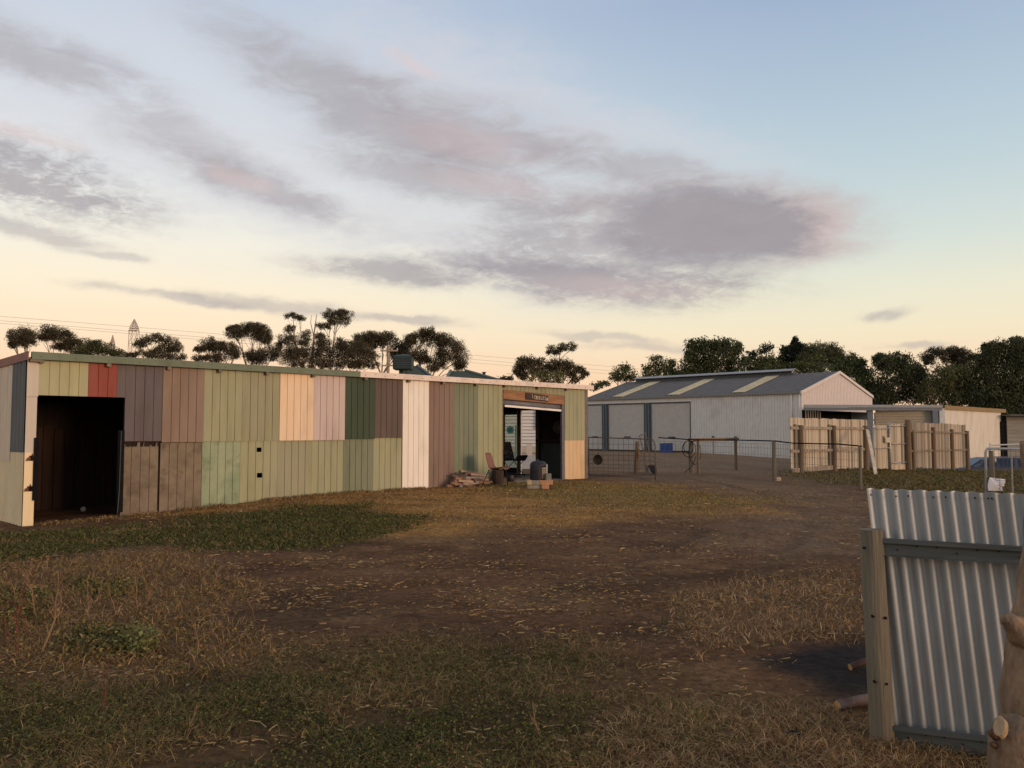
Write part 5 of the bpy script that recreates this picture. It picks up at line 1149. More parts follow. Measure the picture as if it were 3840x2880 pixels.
def pad(pts, m, name):
    mb = MB(); mb.add([p for p in pts], [(0, 1, 2, 3)]); o_ = mb.build(name, m, ic); md = o_.modifiers.new('t', 'SOLIDIFY'); md.thickness = .04; return o_
pad([ICp(-.15, -.22, .48), ICp(-.15, .22, .48), ICp(-.27, .2, .98), ICp(-.27, -.2, .98)], fab, 'backrest'); pad([ICp(-.2, -.22, .45), ICp(-.2, .22, .45), ICp(.22, .24, .48), ICp(.22, -.24, .48)], dkf, 'seat'); pad([ICp(.22, -.24, .48), ICp(.22, .24, .48), ICp(.32, .24, .62), ICp(.32, -.24, .62)], dkf, 'front_flap')
for sgn in (-1, 1):
    mb = MB(); mb.tube([ICp(-.3, sgn * .23, 0), ICp(.25, sgn * .23, .5)], .011, 6); mb.build('leg', legm, ic); mb = MB(); mb.tube([ICp(.25, sgn * .23, 0), ICp(-.2, sgn * .23, .5), ICp(-.36, sgn * .21, 1.0)], .011, 6); mb.build('leg', legm, ic)
# cabinet, vice and shelf inside against the dark end wall
cbt = thing('steel_cabinet', A(13.55, .215, .55), 'dark green grey cabinet inside the doorway on the right', 'cabinet')
cbm = mat('dark_green_grey_paint', (.05, .056, .05), .6, .2, 5)
mb = MB(); mb.hexa([A(13.35, .215, .35), A(13.8, .215, .35), A(13.8, .215, 1.25), A(13.35, .215, 1.25), A(13.35, 1.2, .35), A(13.8, 1.2, .35), A(13.8, 1.2, 1.25), A(13.35, 1.2, 1.25)]); mb.build('carcass', cbm, cbt, bevel=.008)
mb = MB(); mb.hexa([A(13.335, .26, .37), A(13.348, .26, .37), A(13.348, .26, 1.23), A(13.335, .26, 1.23), A(13.335, 1.17, .37), A(13.348, 1.17, .37), A(13.348, 1.17, 1.23), A(13.335, 1.17, 1.23)]); mb.build('door', cbm, cbt)
mb = MB(); mb.hexa([A(13.25, 1.202, .25), A(13.82, 1.202, .25), A(13.82, 1.202, 1.35), A(13.25, 1.202, 1.35), A(13.25, 1.27, .25), A(13.82, 1.27, .25), A(13.82, 1.27, 1.35), A(13.25, 1.27, 1.35)]); mb.build('bench_top', soil_dark, cbt)
fan = thing('desk_fan', A(13.5, 1.27, .7), 'black desk fan standing on the bench inside the doorway', 'fan'); fc = A(13.46, 1.62, .7)
mb = MB(); mb.tube([A(13.5, 1.272, .7), A(13.5, 1.29, .7), A(13.5, 1.3, .7), A(13.5, 1.5, .7)], [.1, .1, .02, .02], 10); mb.build('stand', legm, fan)
mb = MB()
for k in range(3): mb.tube([fc + (V_ * math.cos(a) + Vector((0, 0, 1)) * math.sin(a)) * (.07 + .05 * k) for a in np.linspace(0, 2 * math.pi, 22)], .006, 4, False)
for k in range(8): a = k * math.pi / 4; mb.tube([fc, fc + (V_ * math.cos(a) + Vector((0, 0, 1)) * math.sin(a)) * .17], .004, 4)
mb.build('guard', galv_tube, fan)
# teal hose reel and things beyond the glass door
tr_ = dp(1918, 1612, 34.0); hr_ = thing('hose_reel', (tr_.x, tr_.y, gzf(tr_.x, tr_.y)), 'teal green hose reel on a stand seen through the glass door', 'hose reel'); tm = mat('teal_plastic', (.09, .19, .165), .5, .15, 8)
mb = MB(); mb.tube([tr_ + Vector((-.05, -.08, 0)), tr_ + Vector((-.05, .02, 0)), tr_ + Vector((0, .06, 0))], [.16, .165, .14], 20); mb.build('drum', tm, hr_); mb = MB(); mb.tube([tr_ + Vector((-.05, -.1, 0)), tr_ + Vector((-.05, -.085, 0))], .09, 16); mb.build('hub', mat('dark_teal', (.03, .09, .09), .5, .1, 8), hr_)
mb = MB(); mb.tube([tr_ + Vector((.2, .1, .2)), (tr_.x + .2, tr_.y + .1, gzf(tr_.x, tr_.y) - .05)], .06, 7); mb.build('stand', mat('pale_teal', (.25, .33, .3), .6, .1, 8), hr_)
bp_ = dp(1985, 1690, 41); bp_.z = gzf(bp_.x, bp_.y); mb = MB(); mb.box((bp_.x, bp_.y, bp_.z + .3), (.28, .04, .62), .1); tag(mb.build('fibro_sheet', mat('pale_panel', (.5, .42, .35), .8, .1, 5)), 'pale panel leaning on the white weatherboard house', 'panel')
dpz = dp(2013, 1520, HY - .1); mb = MB(); mb.tube([(dpz.x, dpz.y, 3.3), (dpz.x, dpz.y, 1.6)], .06, 8); tag(mb.build('downpipe', MATS['white_plastic'], smooth=True), 'white downpipe on the weatherboard house', 'pipe')
# rubbish on the floor of the dark open bay
random.seed(4)
for i, (px, py, w, lab) in enumerate(((312, 1918, .09, 'round white plastic lid lying in the open bay'), (232, 1905, .16, 'crumpled pale wrapper lying in the open bay'))):
    p = G(px, py, .03); mb = MB()
    if i == 0: mb.tube([(p.x, p.y, p.z + .04), (p.x + .01, p.y - .02, p.z + .045)], .045, 12)
    else:
        vs = [(p.x + random.uniform(-w, w), p.y + random.uniform(-.06, .06), p.z + random.uniform(.0, .06)) for _ in range(9)]; mb.add(vs, [(0, 1, 2), (2, 3, 4), (4, 5, 6), (6, 7, 8), (1, 3, 5), (0, 4, 8), (2, 6, 7)])
    tag(mb.build('litter', mat('pale_litter', (.35, .31, .27), .8, .15, 8)), lab, 'litter')

# ------------------------------------------------------------------ power line
pyl = mat('pylon_steel', (.46, .37, .29), .7, .1, 1)
def pylon(px, pyt, pyw, wpx, Y, label):
    t = dp(px, pyt, Y); k = Y / F; hw = wpx / 2 * k; wz = dp(px, pyw, Y).z; o = thing('power_pylon', (t.x, Y, 0), label, 'pylon')
    def corner(z, i):
        h = hw * (1.25 - .25 * z / wz) if z <= wz else hw * max(.04, 1 - ((z - wz) / (t.z - wz)) ** 1.4)
        return Vector((t.x + (h if i in (0, 1) else -h), Y + (h if i in (0, 3) else -h), z))
    r = .03 * Y / 100; lv = list(np.linspace(0, wz, 9)) + list(np.linspace(wz, t.z, 6))[1:]
    mb = MB()
    for i in range(4): mb.tube([corner(z, i) for z in lv], r * 1.25, 4)
    mb.build('tower_legs', pyl, o); mb = MB()
    for z0, z1 in zip(lv, lv[1:]):
        for i in range(4):
            j = (i + 1) % 4; mb.tube([corner(z0, i), corner(z1, j)], r * .7, 3); mb.tube([corner(z0, j), corner(z1, i)], r * .7, 3); mb.tube([corner(z1, i), corner(z1, j)], r * .8, 3)
    mb.build('lattice', pyl, o)
    for z in ((wz, wz + (t.z - wz) * .2) if wpx > 14 else (wz,)):
        mb = MB(); mb.tube([Vector((t.x - hw * 1.35, Y, z)), Vector((t.x + hw * 1.35, Y, z))], r * 1.3, 4); mb.build('cross_arm', pyl, o)
    return t
pylon(504, 1197, 1240, 27, 330, 'tall lattice power pylon rising left of the umbrella shaped gum'); pylon(423, 1257, 1300, 14, 480, 'smaller distant lattice pylon left of the tall pylon')
wirem = mat('power_cable', (.34, .27, .2), .7, .05, 5)
for i, (p0, p1, p2, p3, r) in enumerate((((-200, 1170), (500, 1226), (1500, 1310), (2600, 1400), .016), ((-200, 1186), (500, 1243), (1500, 1325), (2600, 1416), .016), ((-200, 1196), (500, 1252), (1500, 1338), (2600, 1428), .016))):
    Y0 = 95; mb = MB(); mb.tube([dp(p0[0], p0[1], Y0), dp(p1[0], p1[1], Y0 + 12), dp(p2[0], p2[1], Y0 + 30), dp(p3[0], p3[1], Y0 + 50)], r, 4)
    tag(mb.build('power_cable', wirem), ('top', 'middle', 'lowest')[i] + ' of three power cables crossing the sky above the shed', 'cable', 'power cables')
pt = dp(1456, 1296, 70); po = thing('power_pole', (pt.x, pt.y, 0), 'timber power pole with crossarms behind the house roof', 'pole'); pm = mat('pole_timber', (.33, .25, .19), .85, .15, 3)
mb = MB(); mb.tube([(pt.x, pt.y, -.5), pt], [.17, .12], 8); mb.build('shaft', pm, po)
for (xa, xb, py) in ((1428, 1490, 1315), (1433, 1480, 1371)):
    mb = MB(); mb.beam(dp(xa, py, 69.8), dp(xb, py, 69.8), .1, .12); c_ = mb.build('cross_arm', pm, po); mb = MB()
    for q in np.linspace(xa, xb, 4): p = dp(q, py, 69.8); mb.tube([p, p + Vector((0, 0, .22))], .05, 6)
    mb.build('insulators', mat('porcelain', (.45, .42, .38), .4, .1, 5), c_)
an = dp(1921, 1402, 52); ao = thing('tv_aerial', (an.x, an.y, 4.0), 'small television aerial beyond the far end of the shed roof', 'aerial'); mb = MB(); mb.tube([(an.x, an.y, -.2), an], .02, 4); mb.build('mast', steel_dark, ao)
mb = MB(); mb.tube([an + Vector((-.35, 0, 0)), an + Vector((.25, 0, 0))], .012, 4)
for k in range(5): mb.tube([an + Vector((-.3 + k * .12, -.15, .0)), an + Vector((-.3 + k * .12, .15, .03))], .009, 3)
mb.build('boom', steel_dark, ao)
# ------------------------------------------------------------------ trees
leaf_mat = attr_mat('foliage', .75); bark_g = mat('gum_bark', (.26, .19, .145), .85, .3, 2)
def leaves(centres, rad, n, ls, lw, hang, cols, rng):
    """small leaf faces scattered round clump centres; returns verts, faces, colours"""
    k = rng.integers(0, len(centres), n); c = centres[k]; d = rng.normal(size=(n, 3)); d /= np.linalg.norm(d, axis=1)[:, None] + 1e-9
    p = c + d * (rad[k] * rng.random(n) ** .45)[:, None] * np.array((1, 1, .8))
    ax = rng.normal(size=(n, 3)); ax[:, 2] -= hang; ax /= np.linalg.norm(ax, axis=1)[:, None]
    sd_ = np.cross(ax, rng.normal(size=(n, 3))); sd_ /= np.linalg.norm(sd_, axis=1)[:, None] + 1e-9
    L_ = ls * rng.uniform(.6, 1.4, n)[:, None]; W_ = lw * rng.uniform(.6, 1.4, n)[:, None]
    V4 = np.stack([p, p + ax * L_ * .45 + sd_ * W_ * .5, p + ax * L_, p + ax * L_ * .45 - sd_ * W_ * .5], 1).reshape(-1, 3)
    cc = np.array(cols)[rng.integers(0, len(cols), n)] * rng.uniform(.82, 1.16, n)[:, None] * (.72 + .5 * rng.random(len(centres))[k])[:, None]
    return V4, np.arange(4 * n).reshape(-1, 4), np.repeat(cc, 4, 0)
GUM = ((.080, .066, .036), (.092, .074, .04), (.068, .058, .033)); DARKG = ((.045, .05, .026), (.055, .058, .028)); PEP = ((.072, .086, .030), (.084, .095, .034), (.056, .07, .027)); PINE = ((.026, .034, .022), (.032, .038, .025)); OLIVE = ((.14, .13, .055), (.12, .115, .05))
TREES = 0
def tree(label, Y, blobs, base, cols=GUM, dens=1.0, hang=.4, leaf=.18, trunk_r=.16, clump=.36, name='gum_tree', limbs=True, cat='tree', group=None, fork=.45, col_b=None):
    global TREES; TREES += 1
    rng = np.random.default_rng(100 + TREES); k = Y / F
    bz_ = 0.0 if Y > 45 else 0; bx = dp(base, 1600, Y).x
    o = thing(name, (bx, Y, 0), label, cat, group)
    cen = []; rad = []; tips = []
    for (px, py, rx, ry) in blobs:
        c = np.array(dp(px, py, Y)); rx_, ry_ = rx * k * 1.24, ry * k * 1.2; ryd = max(rx_, ry_) * .75
        c[1] += rng.uniform(-.4, .4) * rx_; tips.append((Vector(c) + Vector((0, 0, -ry_ * .35)), rx_, ry_))
        m = max(12, int(42 * (rx * ry) ** .5 / 24))
        d = rng.normal(size=(m, 3)); d /= np.linalg.norm(d, axis=1)[:, None]
        q = d * (rng.random(m) ** .4)[:, None]; cr = clump * min(rx_, ry_) * rng.uniform(.8, 1.3, m)
        cen.append(c + q * np.array((rx_, ryd, ry_)) * 1.0); rad.append(cr + .9 * k * 5)
    cen = np.concatenate(cen); rad = np.concatenate(rad)
    area = sum(rx * ry for _, _, rx, ry in blobs) * k * k * math.pi
    n = int(min(40000, dens * 9.0 * area / (leaf * leaf * .33 * .6)))
    Vv, Ff, Cc = leaves(cen, rad, n, leaf, leaf * .33, hang, cols, rng)
    np_mesh('crown', Vv, Ff, Cc, leaf_mat, o, off=(bx, Y, 0))
    mb = MB(); hmin = min(t[0].z - t[2] for t in tips); zf = max(1.0, hmin * fork); top = Vector((bx, Y, zf))
    mb.tube([(bx, Y, -1.2), (bx + .1, Y, zf * .5), top], [trunk_r * 1.25, trunk_r, trunk_r * .85], 7)
    if limbs:
        for (t, rx_, ry_) in tips:
            mid = top.lerp(t, .5) + Vector((rng.uniform(-.25, .25) * rx_, rng.uniform(-.3, .3), rng.uniform(0, .2) * (t.z - zf))); r0 = trunk_r * .5
            mb.tube([top, top.lerp(mid, .5) + Vector((rng.uniform(-.1, .1), 0, .1)), mid, t], [r0, r0 * .8, r0 * .62, r0 * .3], 5)
            for q in range(4):
                e = t + Vector((rng.uniform(-.8, .8) * rx_, rng.uniform(-.5, .5) * rx_, rng.uniform(-.1, .7) * ry_)); mb.tube([mid.lerp(t, rng.uniform(.0, .9)), e], [r0 * .35, r0 * .12], 4)
    mb.build('trunk', bark_g, o)
    return o
gL = 'gum trees beyond the patchwork shed'
tree('leftmost gum with two rounded crowns above the red barge', 95, [(75, 1250, 40, 26), (60, 1275, 28, 20), (100, 1285, 30, 18), (110, 1262, 28, 22), (45, 1290, 14, 10)], 105, dens=1.0, group=gL)
tree('gum with a high dark crown second from the left', 97, [(205, 1245, 48, 24), (240, 1262, 34, 24), (175, 1258, 30, 18), (222, 1298, 34, 14), (265, 1296, 28, 22), (290, 1285, 14, 14)], 200, group=gL)
tree('low bushy olive tree below the small pylon', 90, [(335, 1310, 38, 30), (390, 1312, 36, 24), (432, 1325, 24, 16), (345, 1290, 24, 14), (300, 1325, 24, 16)], 360, cols=((.06, .066, .026), (.075, .075, .03)), limbs=False, name='bushy_tree', hang=.1, group=gL)
tree('umbrella shaped gum with open branches right of the tall pylon', 98, [(585, 1266, 40, 14), (545, 1278, 30, 13), (630, 1283, 30, 18), (655, 1305, 22, 22), (520, 1292, 20, 8), (610, 1308, 34, 14), (560, 1325, 40, 14), (660, 1338, 30, 12), (490, 1330, 30, 10), (610, 1335, 40, 14)], 610, dens=.9, clump=.34, group=gL)
tree('small dark gum left of the tall flat topped gum', 96, [(795, 1288, 46, 20), (780, 1302, 36, 16), (825, 1300, 24, 16), (745, 1310, 14, 8), (820, 1338, 60, 16), (770, 1345, 40, 14), (860, 1305, 24, 20), (880, 1320, 16, 20)], 810, group=gL)
tree('tall flat topped gum with pale forked trunk', 98, [(930, 1238, 56, 24), (890, 1245, 36, 22), (975, 1250, 36, 30), (870, 1232, 24, 12), (1000, 1265, 18, 24), (960, 1225, 34, 14), (985, 1335, 34, 26), (940, 1335, 30, 22), (1025, 1320, 20, 28)], 950, fork=.7, group=gL)
tree('slender tall gum with a small flat tuft on a bare stem', 100, [(1098, 1185, 28, 10), (1122, 1192, 18, 8), (1085, 1232, 22, 12), (1065, 1275, 26, 20), (1105, 1275, 30, 20), (1150, 1258, 18, 18), (1140, 1285, 16, 12), (1045, 1295, 14, 10)], 1130, dens=.85, fork=.75, trunk_r=.13, group=gL)
tree('tall spindly gum with a dense round top on long bare limbs', 102, [(1240, 1178, 28, 16), (1290, 1188, 24, 26), (1258, 1200, 26, 16), (1215, 1222, 22, 12), (1280, 1172, 22, 10), (1195, 1258, 14, 10)], 1235, dens=1.0, fork=.8, trunk_r=.13, group=gL)
tree('dark leafy gum below the spindly one', 94, [(1095, 1340, 46, 34), (1110, 1320, 32, 22), (1210, 1290, 26, 28), (1165, 1335, 34, 34), (1225, 1330, 44, 40), (1275, 1290, 24, 20), (1290, 1325, 40, 40), (1340, 1335, 46, 40), (1380, 1325, 30, 30), (1330, 1300, 40, 22), (1200, 1365, 120, 14), (1360, 1365, 60, 14)], 1230, dens=.85, group=gL)
tree('broad dark crowned gum left of the power pole', 100, [(1410, 1260, 50, 18), (1450, 1272, 34, 24), (1375, 1270, 40, 20), (1350, 1278, 26, 20), (1395, 1290, 46, 14), (1495, 1300, 26, 24), (1520, 1310, 22, 20), (1475, 1325, 20, 14)], 1430, fork=.8, group=gL)
tree('big domed gum behind the cooler box', 99, [(1600, 1248, 40, 18), (1560, 1270, 40, 22), (1625, 1272, 44, 24), (1665, 1275, 30, 20), (1535, 1285, 22, 16), (1690, 1305, 46, 30), (1720, 1335, 28, 34), (1660, 1340, 30, 30), (1565, 1325, 34, 22), (1590, 1350, 30, 14), (1640, 1375, 30, 16), (1725, 1370, 20, 20)], 1600, dens=.95, fork=.75, group=gL)
# bare dead stem
dt = dp(1188, 1178, 101); do = thing('dead_tree', (dp(1170, 1600, 101).x, 101, 0), 'bare dead gum stem between the two tall gums', 'tree'); mb = MB(); bx = dp(1170, 1600, 101).x
mb.tube([(bx, 101, -1), dp(1172, 1330, 101), dp(1178, 1250, 101), dt], [.2, .15, .09, .03], 6); mb.tube([dp(1176, 1260, 101), dp(1165, 1210, 101), dp(1168, 1182, 101)], [.06, .04, .02], 5); mb.tube([dp(1176, 1275, 101), dp(1192, 1235, 101)], [.05, .02], 5); mb.build('stem', bark_g, do)
tree('wide double domed gum beyond the doorway end of the shed', 80, [(1985, 1358, 46, 20), (1960, 1372, 30, 24), (2030, 1372, 40, 26), (1945, 1390, 16, 16), (2095, 1370, 44, 18), (2130, 1378, 36, 26), (2080, 1390, 40, 22), (2150, 1410, 20, 22), (2010, 1395, 36, 14), (1962, 1412, 16, 12), (2190, 1400, 12, 16), (2170, 1385, 10, 10)], 2060, dens=.9, fork=.55, trunk_r=.2)
tree('pale green shrub under the double domed gum', 74, [(2010, 1420, 36, 22), (2060, 1425, 40, 22), (2095, 1415, 20, 22), (2035, 1405, 16, 14)], 2050, cols=OLIVE, limbs=False, name='shrub', cat='shrub', leaf=.26, hang=-.4, dens=.5)
tree('far tall gum with three small tufts on bare poles', 92, [(2070, 1310, 18, 13), (2085, 1322, 14, 7), (2055, 1322, 8, 6), (2110, 1300, 18, 11), (2145, 1300, 17, 13), (2105, 1310, 12, 6)], 2095, dens=1.1, fork=.9, trunk_r=.1)
tree('tiny distant bush left of the double domed gum', 120, [(1885, 1417, 14, 5), (1912, 1417, 12, 4), (1900, 1425, 26, 8)], 1900, limbs=False, name='bush', cat='bush', leaf=.4)
gR = 'trees behind the steel shed'
tree('small pepper tree left of the steel shed ridge', 86, [(2335, 1390, 32, 18), (2345, 1375, 20, 10), (2365, 1405, 20, 18), (2310, 1405, 20, 14), (2340, 1415, 45, 12)], 2345, cols=PEP, name='pepper_tree', hang=1.1, leaf=.27, dens=.65, group=gR)
tree('ragged pepper tree second from the left behind the ridge', 86, [(2455, 1385, 32, 26), (2500, 1375, 26, 28), (2460, 1345, 20, 16), (2520, 1365, 12, 20), (2425, 1390, 18, 26), (2500, 1400, 36, 20), (2540, 1400, 20, 14)], 2470, cols=PEP, name='pepper_tree', hang=1.3, leaf=.27, dens=.62, group=gR)
tree('big rounded pepper tree behind the middle of the ridge', 85, [(2640, 1330, 50, 46), (2700, 1330, 56, 52), (2600, 1305, 28, 40), (2660, 1290, 40, 22), (2720, 1300, 36, 26), (2750, 1350, 34, 50), (2600, 1370, 50, 40), (2680, 1375, 70, 36), (2570, 1395, 30, 18), (2760, 1300, 16, 16), (2590, 1340, 18, 24)], 2680, cols=PEP[1:] + DARKG[:1], name='pepper_tree', hang=1.4, leaf=.28, dens=.72, group=gR)
tree('dark tufted pine right of the big pepper tree', 84, [(2825, 1325, 20, 10), (2875, 1305, 22, 12), (2855, 1318, 14, 8), (2810, 1345, 24, 12), (2840, 1355, 30, 16), (2895, 1340, 14, 14)], 2850, cols=PINE + PEP[2:], name='pine_tree', hang=-.3, leaf=.3, group=gR, dens=.8)
tree('light green trees along the ridge behind the tufted pine', 83, [(2820, 1370, 46, 26), (2870, 1360, 34, 24), (2905, 1375, 36, 24), (2850, 1390, 80, 20), (2950, 1385, 40, 22), (3000, 1380, 40, 24), (3060, 1360, 40, 30)], 2880, cols=PEP, name='pepper_tree', hang=1.0, leaf=.27, dens=.7, group=gR, limbs=False)
tree('near black cypress spire behind the end of the ridge', 88, [(2965, 1340, 30, 28), (2985, 1295, 14, 20), (2990, 1320, 26, 22), (2950, 1315, 20, 14), (3010, 1310, 18, 18), (2940, 1355, 24, 22), (2990, 1360, 26, 20), (2982, 1275, 6, 8)], 2975, cols=PINE, name='cypress', hang=-.6, leaf=.28, dens=1.3, group=gR, limbs=False)
tree('round topped olive gum above the gable', 86, [(3095, 1305, 42, 22), (3040, 1318, 30, 24), (3130, 1325, 26, 24), (3060, 1345, 60, 30), (3025, 1345, 26, 26), (3120, 1350, 40, 26)], 3085, cols=((.085, .085, .038), (.07, .074, .032)), hang=.5, dens=.85, group=gR, limbs=False)
tree('pale green tree behind the right slope of the gable', 82, [(3185, 1350, 34, 24), (3215, 1375, 24, 30), (3160, 1375, 40, 30), (3190, 1410, 60, 40), (3090, 1390, 80, 26), (3240, 1430, 40, 50), (3270, 1470, 40, 40), (3235, 1355, 12, 12)], 3190, cols=PEP, name='pepper_tree', hang=1.1, leaf=.27, dens=.75, group=gR, limbs=False)
tree('dark weeping pepper tree behind the carport', 80, [(3330, 1355, 36, 28), (3380, 1345, 30, 24), (3300, 1345, 18, 24), (3340, 1400, 50, 50), (3400, 1400, 46, 46), (3350, 1460, 70, 46), (3430, 1385, 30, 26), (3420, 1460, 50, 46), (3300, 1480, 50, 40), (3455, 1420, 30, 40)], 3360, cols=DARKG + PEP[2:], name='pepper_tree', hang=1.3, leaf=.27, dens=.8, group=gR, limbs=False)
tree('flat topped pine with an open gap under its crown', 90, [(3505, 1330, 40, 20), (3540, 1322, 40, 16), (3590, 1315, 36, 14), (3480, 1350, 24, 14), (3560, 1345, 26, 16), (3620, 1335, 46, 12), (3660, 1340, 30, 12), (3600, 1345, 30, 20), (3620, 1370, 50, 20)], 3560, cols=((.06, .052, .028), (.05, .048, .026)), hang=0, dens=.9, name='pine_tree', group=gR, fork=.8)
tree('olive green pepper tree behind the cream shed', 79, [(3560, 1410, 60, 40), (3600, 1430, 60, 50), (3520, 1440, 40, 40), (3540, 1480, 70, 40), (3620, 1480, 60, 44), (3470, 1470, 30, 40), (3580, 1390, 30, 16)], 3560, cols=PEP[:1] + OLIVE, name='pepper_tree', hang=1.2, leaf=.27, dens=.8, group=gR, limbs=False)
tree('tallest dark pepper tree filling the right edge', 78, [(3720, 1320, 40, 36), (3790, 1320, 50, 46), (3740, 1300, 30, 18), (3690, 1350, 36, 30), (3760, 1390, 90, 60), (3690, 1410, 60, 60), (3840, 1380, 60, 80), (3720, 1480, 90, 60), (3810, 1500, 90, 60), (3670, 1500, 60, 50), (3880, 1330, 40, 60), (3705, 1300, 12, 12), (3860, 1450, 80, 90), (3780, 1570, 110, 50)], 3770, cols=DARKG + PEP[:1], name='pepper_tree', hang=1.3, leaf=.27, dens=.7, group=gR, limbs=False)
tree('dark conifer tip at the upper right edge', 82, [(3830, 1285, 26, 14), (3800, 1278, 6, 10), (3850, 1300, 30, 22), (3820, 1305, 16, 12)], 3835, cols=PINE, name='cypress', hang=-.4, leaf=.27, dens=1.1, group=gR, limbs=False)
tree('low scrub at the far left end of the steel shed', 92, [(2250, 1440, 26, 8), (2270, 1436, 16, 8), (2230, 1452, 24, 10)], 2250, cols=OLIVE, name='bush', cat='bush', leaf=.3, limbs=False, dens=.8)
# low dark scrub along the horizon so the land closes behind the yard
def scrub():
    rng = np.random.default_rng(77); Vs = []; Fs = []; Cs = []; n0 = 0
    for (xa, xb, Y, zt) in ((-75, 8, 112, 3.2), (14, 80, 96, 7.5), (20, 70, 90, 5.0)):
        m = int((xb - xa) / 1.3); c = np.stack([rng.uniform(xa, xb, m), rng.uniform(Y, Y + 10, m), rng.uniform(.3, zt, m)], 1)
        Vv, Ff, Cc = leaves(c, rng.uniform(.9, 1.9, m), m * 110, .55, .2, .3, DARKG + GUM, rng); Vs.append(Vv); Fs.append(Ff + n0); Cs.append(Cc); n0 += len(Vv)
    o = np_mesh('distant_scrub', np.concatenate(Vs), np.concatenate(Fs), np.concatenate(Cs), leaf_mat); tag(o, 'far belt of dark scrub along the horizon', 'scrub', None, 'stuff')
scrub()

# ------------------------------------------------------------------ ground cover
veg = attr_mat('ground_cover', .85)
def scatter(zs, n, rng, xr, yr, thr=.5, falloff=1.4, yref=5.0, **kw):
    """points over the ground inside the zones; thinner with distance"""
    out = np.zeros((0, 2)); tries = 0
    while len(out) < n and tries < 40:
        m = n * 3; x = rng.uniform(*xr, m); y = rng.uniform(*yr, m); r = np.hypot(x, y)
        keep = (np.abs(x) < y * .66 + .4) & (rng.random(m) < np.minimum(1, (yref / r) ** falloff)); x, y = x[keep], y[keep]
        if zs is not None:
            w = zone(zs, x, y, **kw); k2 = rng.random(len(x)) < w; x, y = x[k2], y[k2]
        out = np.concatenate([out, np.stack([x, y], 1)]); tries += 1
    return out[:n]
def blades(P, h, w, lean, cols, rng, curl=.5):
    n = len(P); x, y = P[:, 0], P[:, 1]; z = gz(x, y) - .004
    a = rng.uniform(0, 2 * np.pi, n); d = np.stack([np.cos(a), np.sin(a), np.zeros(n)], 1); s_ = np.stack([-np.sin(a), np.cos(a), np.zeros(n)], 1)
    b = rng.uniform(0, 2 * np.pi, n); s_ = np.stack([np.cos(b), np.sin(b), np.zeros(n)], 1)
    H_ = h * rng.uniform(.5, 1.5, n)[:, None]; W_ = w * rng.uniform(.6, 1.5, n)[:, None]; ln = lean * rng.uniform(.3, 1.6, n)[:, None]
    p = np.stack([x, y, z], 1); up = np.array((0, 0, 1.0))
    mid = p + up * H_ * .55 + d * H_ * ln * .4; tip = p + up * H_ * (1 - .45 * np.minimum(1, ln * curl)) + d * H_ * ln * 1.1
    Vv = np.stack([p - s_ * W_ / 2, p + s_ * W_ / 2, mid + s_ * W_ * .42, mid - s_ * W_ * .42, tip + s_ * W_ * .06, tip - s_ * W_ * .06], 1).reshape(-1, 3)
    i = np.arange(n)[:, None] * 6; Ff = np.concatenate([i + np.array([[0, 1, 2, 3]]), i + np.array([[3, 2, 4, 5]])], 0)
    cc = np.array(cols)[rng.integers(0, len(cols), n)] * rng.uniform(.65, 1.35, n)[:, None]
    return Vv, Ff, np.repeat(cc, 6, 0)
def leaflets(P, hmax, size, cols, rng, per=6, spread=.03):
    n = len(P) * per; P2 = np.repeat(P, per, 0) + rng.normal(size=(n, 2)) * spread; hh = rng.random(n) ** 1.4 * np.repeat(hmax * rng.uniform(.4, 1.3, len(P)), per)
    z = gz(P2[:, 0], P2[:, 1]) + hh; p = np.stack([P2[:, 0], P2[:, 1], z], 1)
    ax = rng.normal(size=(n, 3)); ax[:, 2] = np.abs(ax[:, 2]) * .5; ax /= np.linalg.norm(ax, axis=1)[:, None]; sd_ = np.cross(ax, rng.normal(size=(n, 3))); sd_ /= np.linalg.norm(sd_, axis=1)[:, None] + 1e-9
    S = size * rng.uniform(.5, 1.5, n)[:, None]
    Vv = np.stack([p, p + ax * S * .55 + sd_ * S * .36, p + ax * S, p + ax * S * .55 - sd_ * S * .36], 1).reshape(-1, 3)
    cc = np.array(cols)[rng.integers(0, len(cols), n)] * rng.uniform(.65, 1.4, n)[:, None] * np.repeat(rng.uniform(.75, 1.25, len(P)), per)[:, None]
    return Vv, np.arange(4 * n).reshape(-1, 4), np.repeat(cc, 4, 0)
def join(name, parts, label, cat='grass'):
    Vs, Fs, Cs = [], [], []; n0 = 0
    for Vv, Ff, Cc in parts: Vs.append(Vv); Fs.append(Ff + n0); Cs.append(Cc); n0 += len(Vv)
    o = np_mesh(name, np.concatenate(Vs), np.concatenate(Fs), np.concatenate(Cs), veg); tag(o, label, cat, None, 'stuff'); return o
rng = np.random.default_rng(5)
GRN = ((.056, .066, .020), (.070, .078, .023), (.100, .092, .028)); OLV = ((.20, .148, .05), (.16, .126, .042), (.235, .165, .062)); DRY = ((.38, .23, .105), (.30, .18, .085), (.46, .30, .15)); BRN = ((.20, .108, .05), (.16, .09, .044)); STR = ((.52, .37, .18), (.45, .30, .13), (.36, .22, .09)); YEL = ((.38, .22, .06), (.31, .19, .052), (.24, .17, .045))
p_ = scatter(Z_GREEN, 11000, rng, (-11, 0), (9, 17), yref=11, wob=.4, soft=.4); nz = fbm(p_[:, 0] * .9, p_[:, 1] * 1.4, 4); p_ = p_[nz > .36]
pb2 = scatter(Z_GREEN, 14000, rng, (-11, 0), (9, 17), yref=11, wob=.3)
join('green_weeds', [leaflets(p_, .04, .026, GRN, rng, 6, .04), blades(pb2, .06, .006, .9, GRN + OLV + BRN + DRY[:1], rng)], 'patch of dark green weeds in front of the open bay', 'weeds')
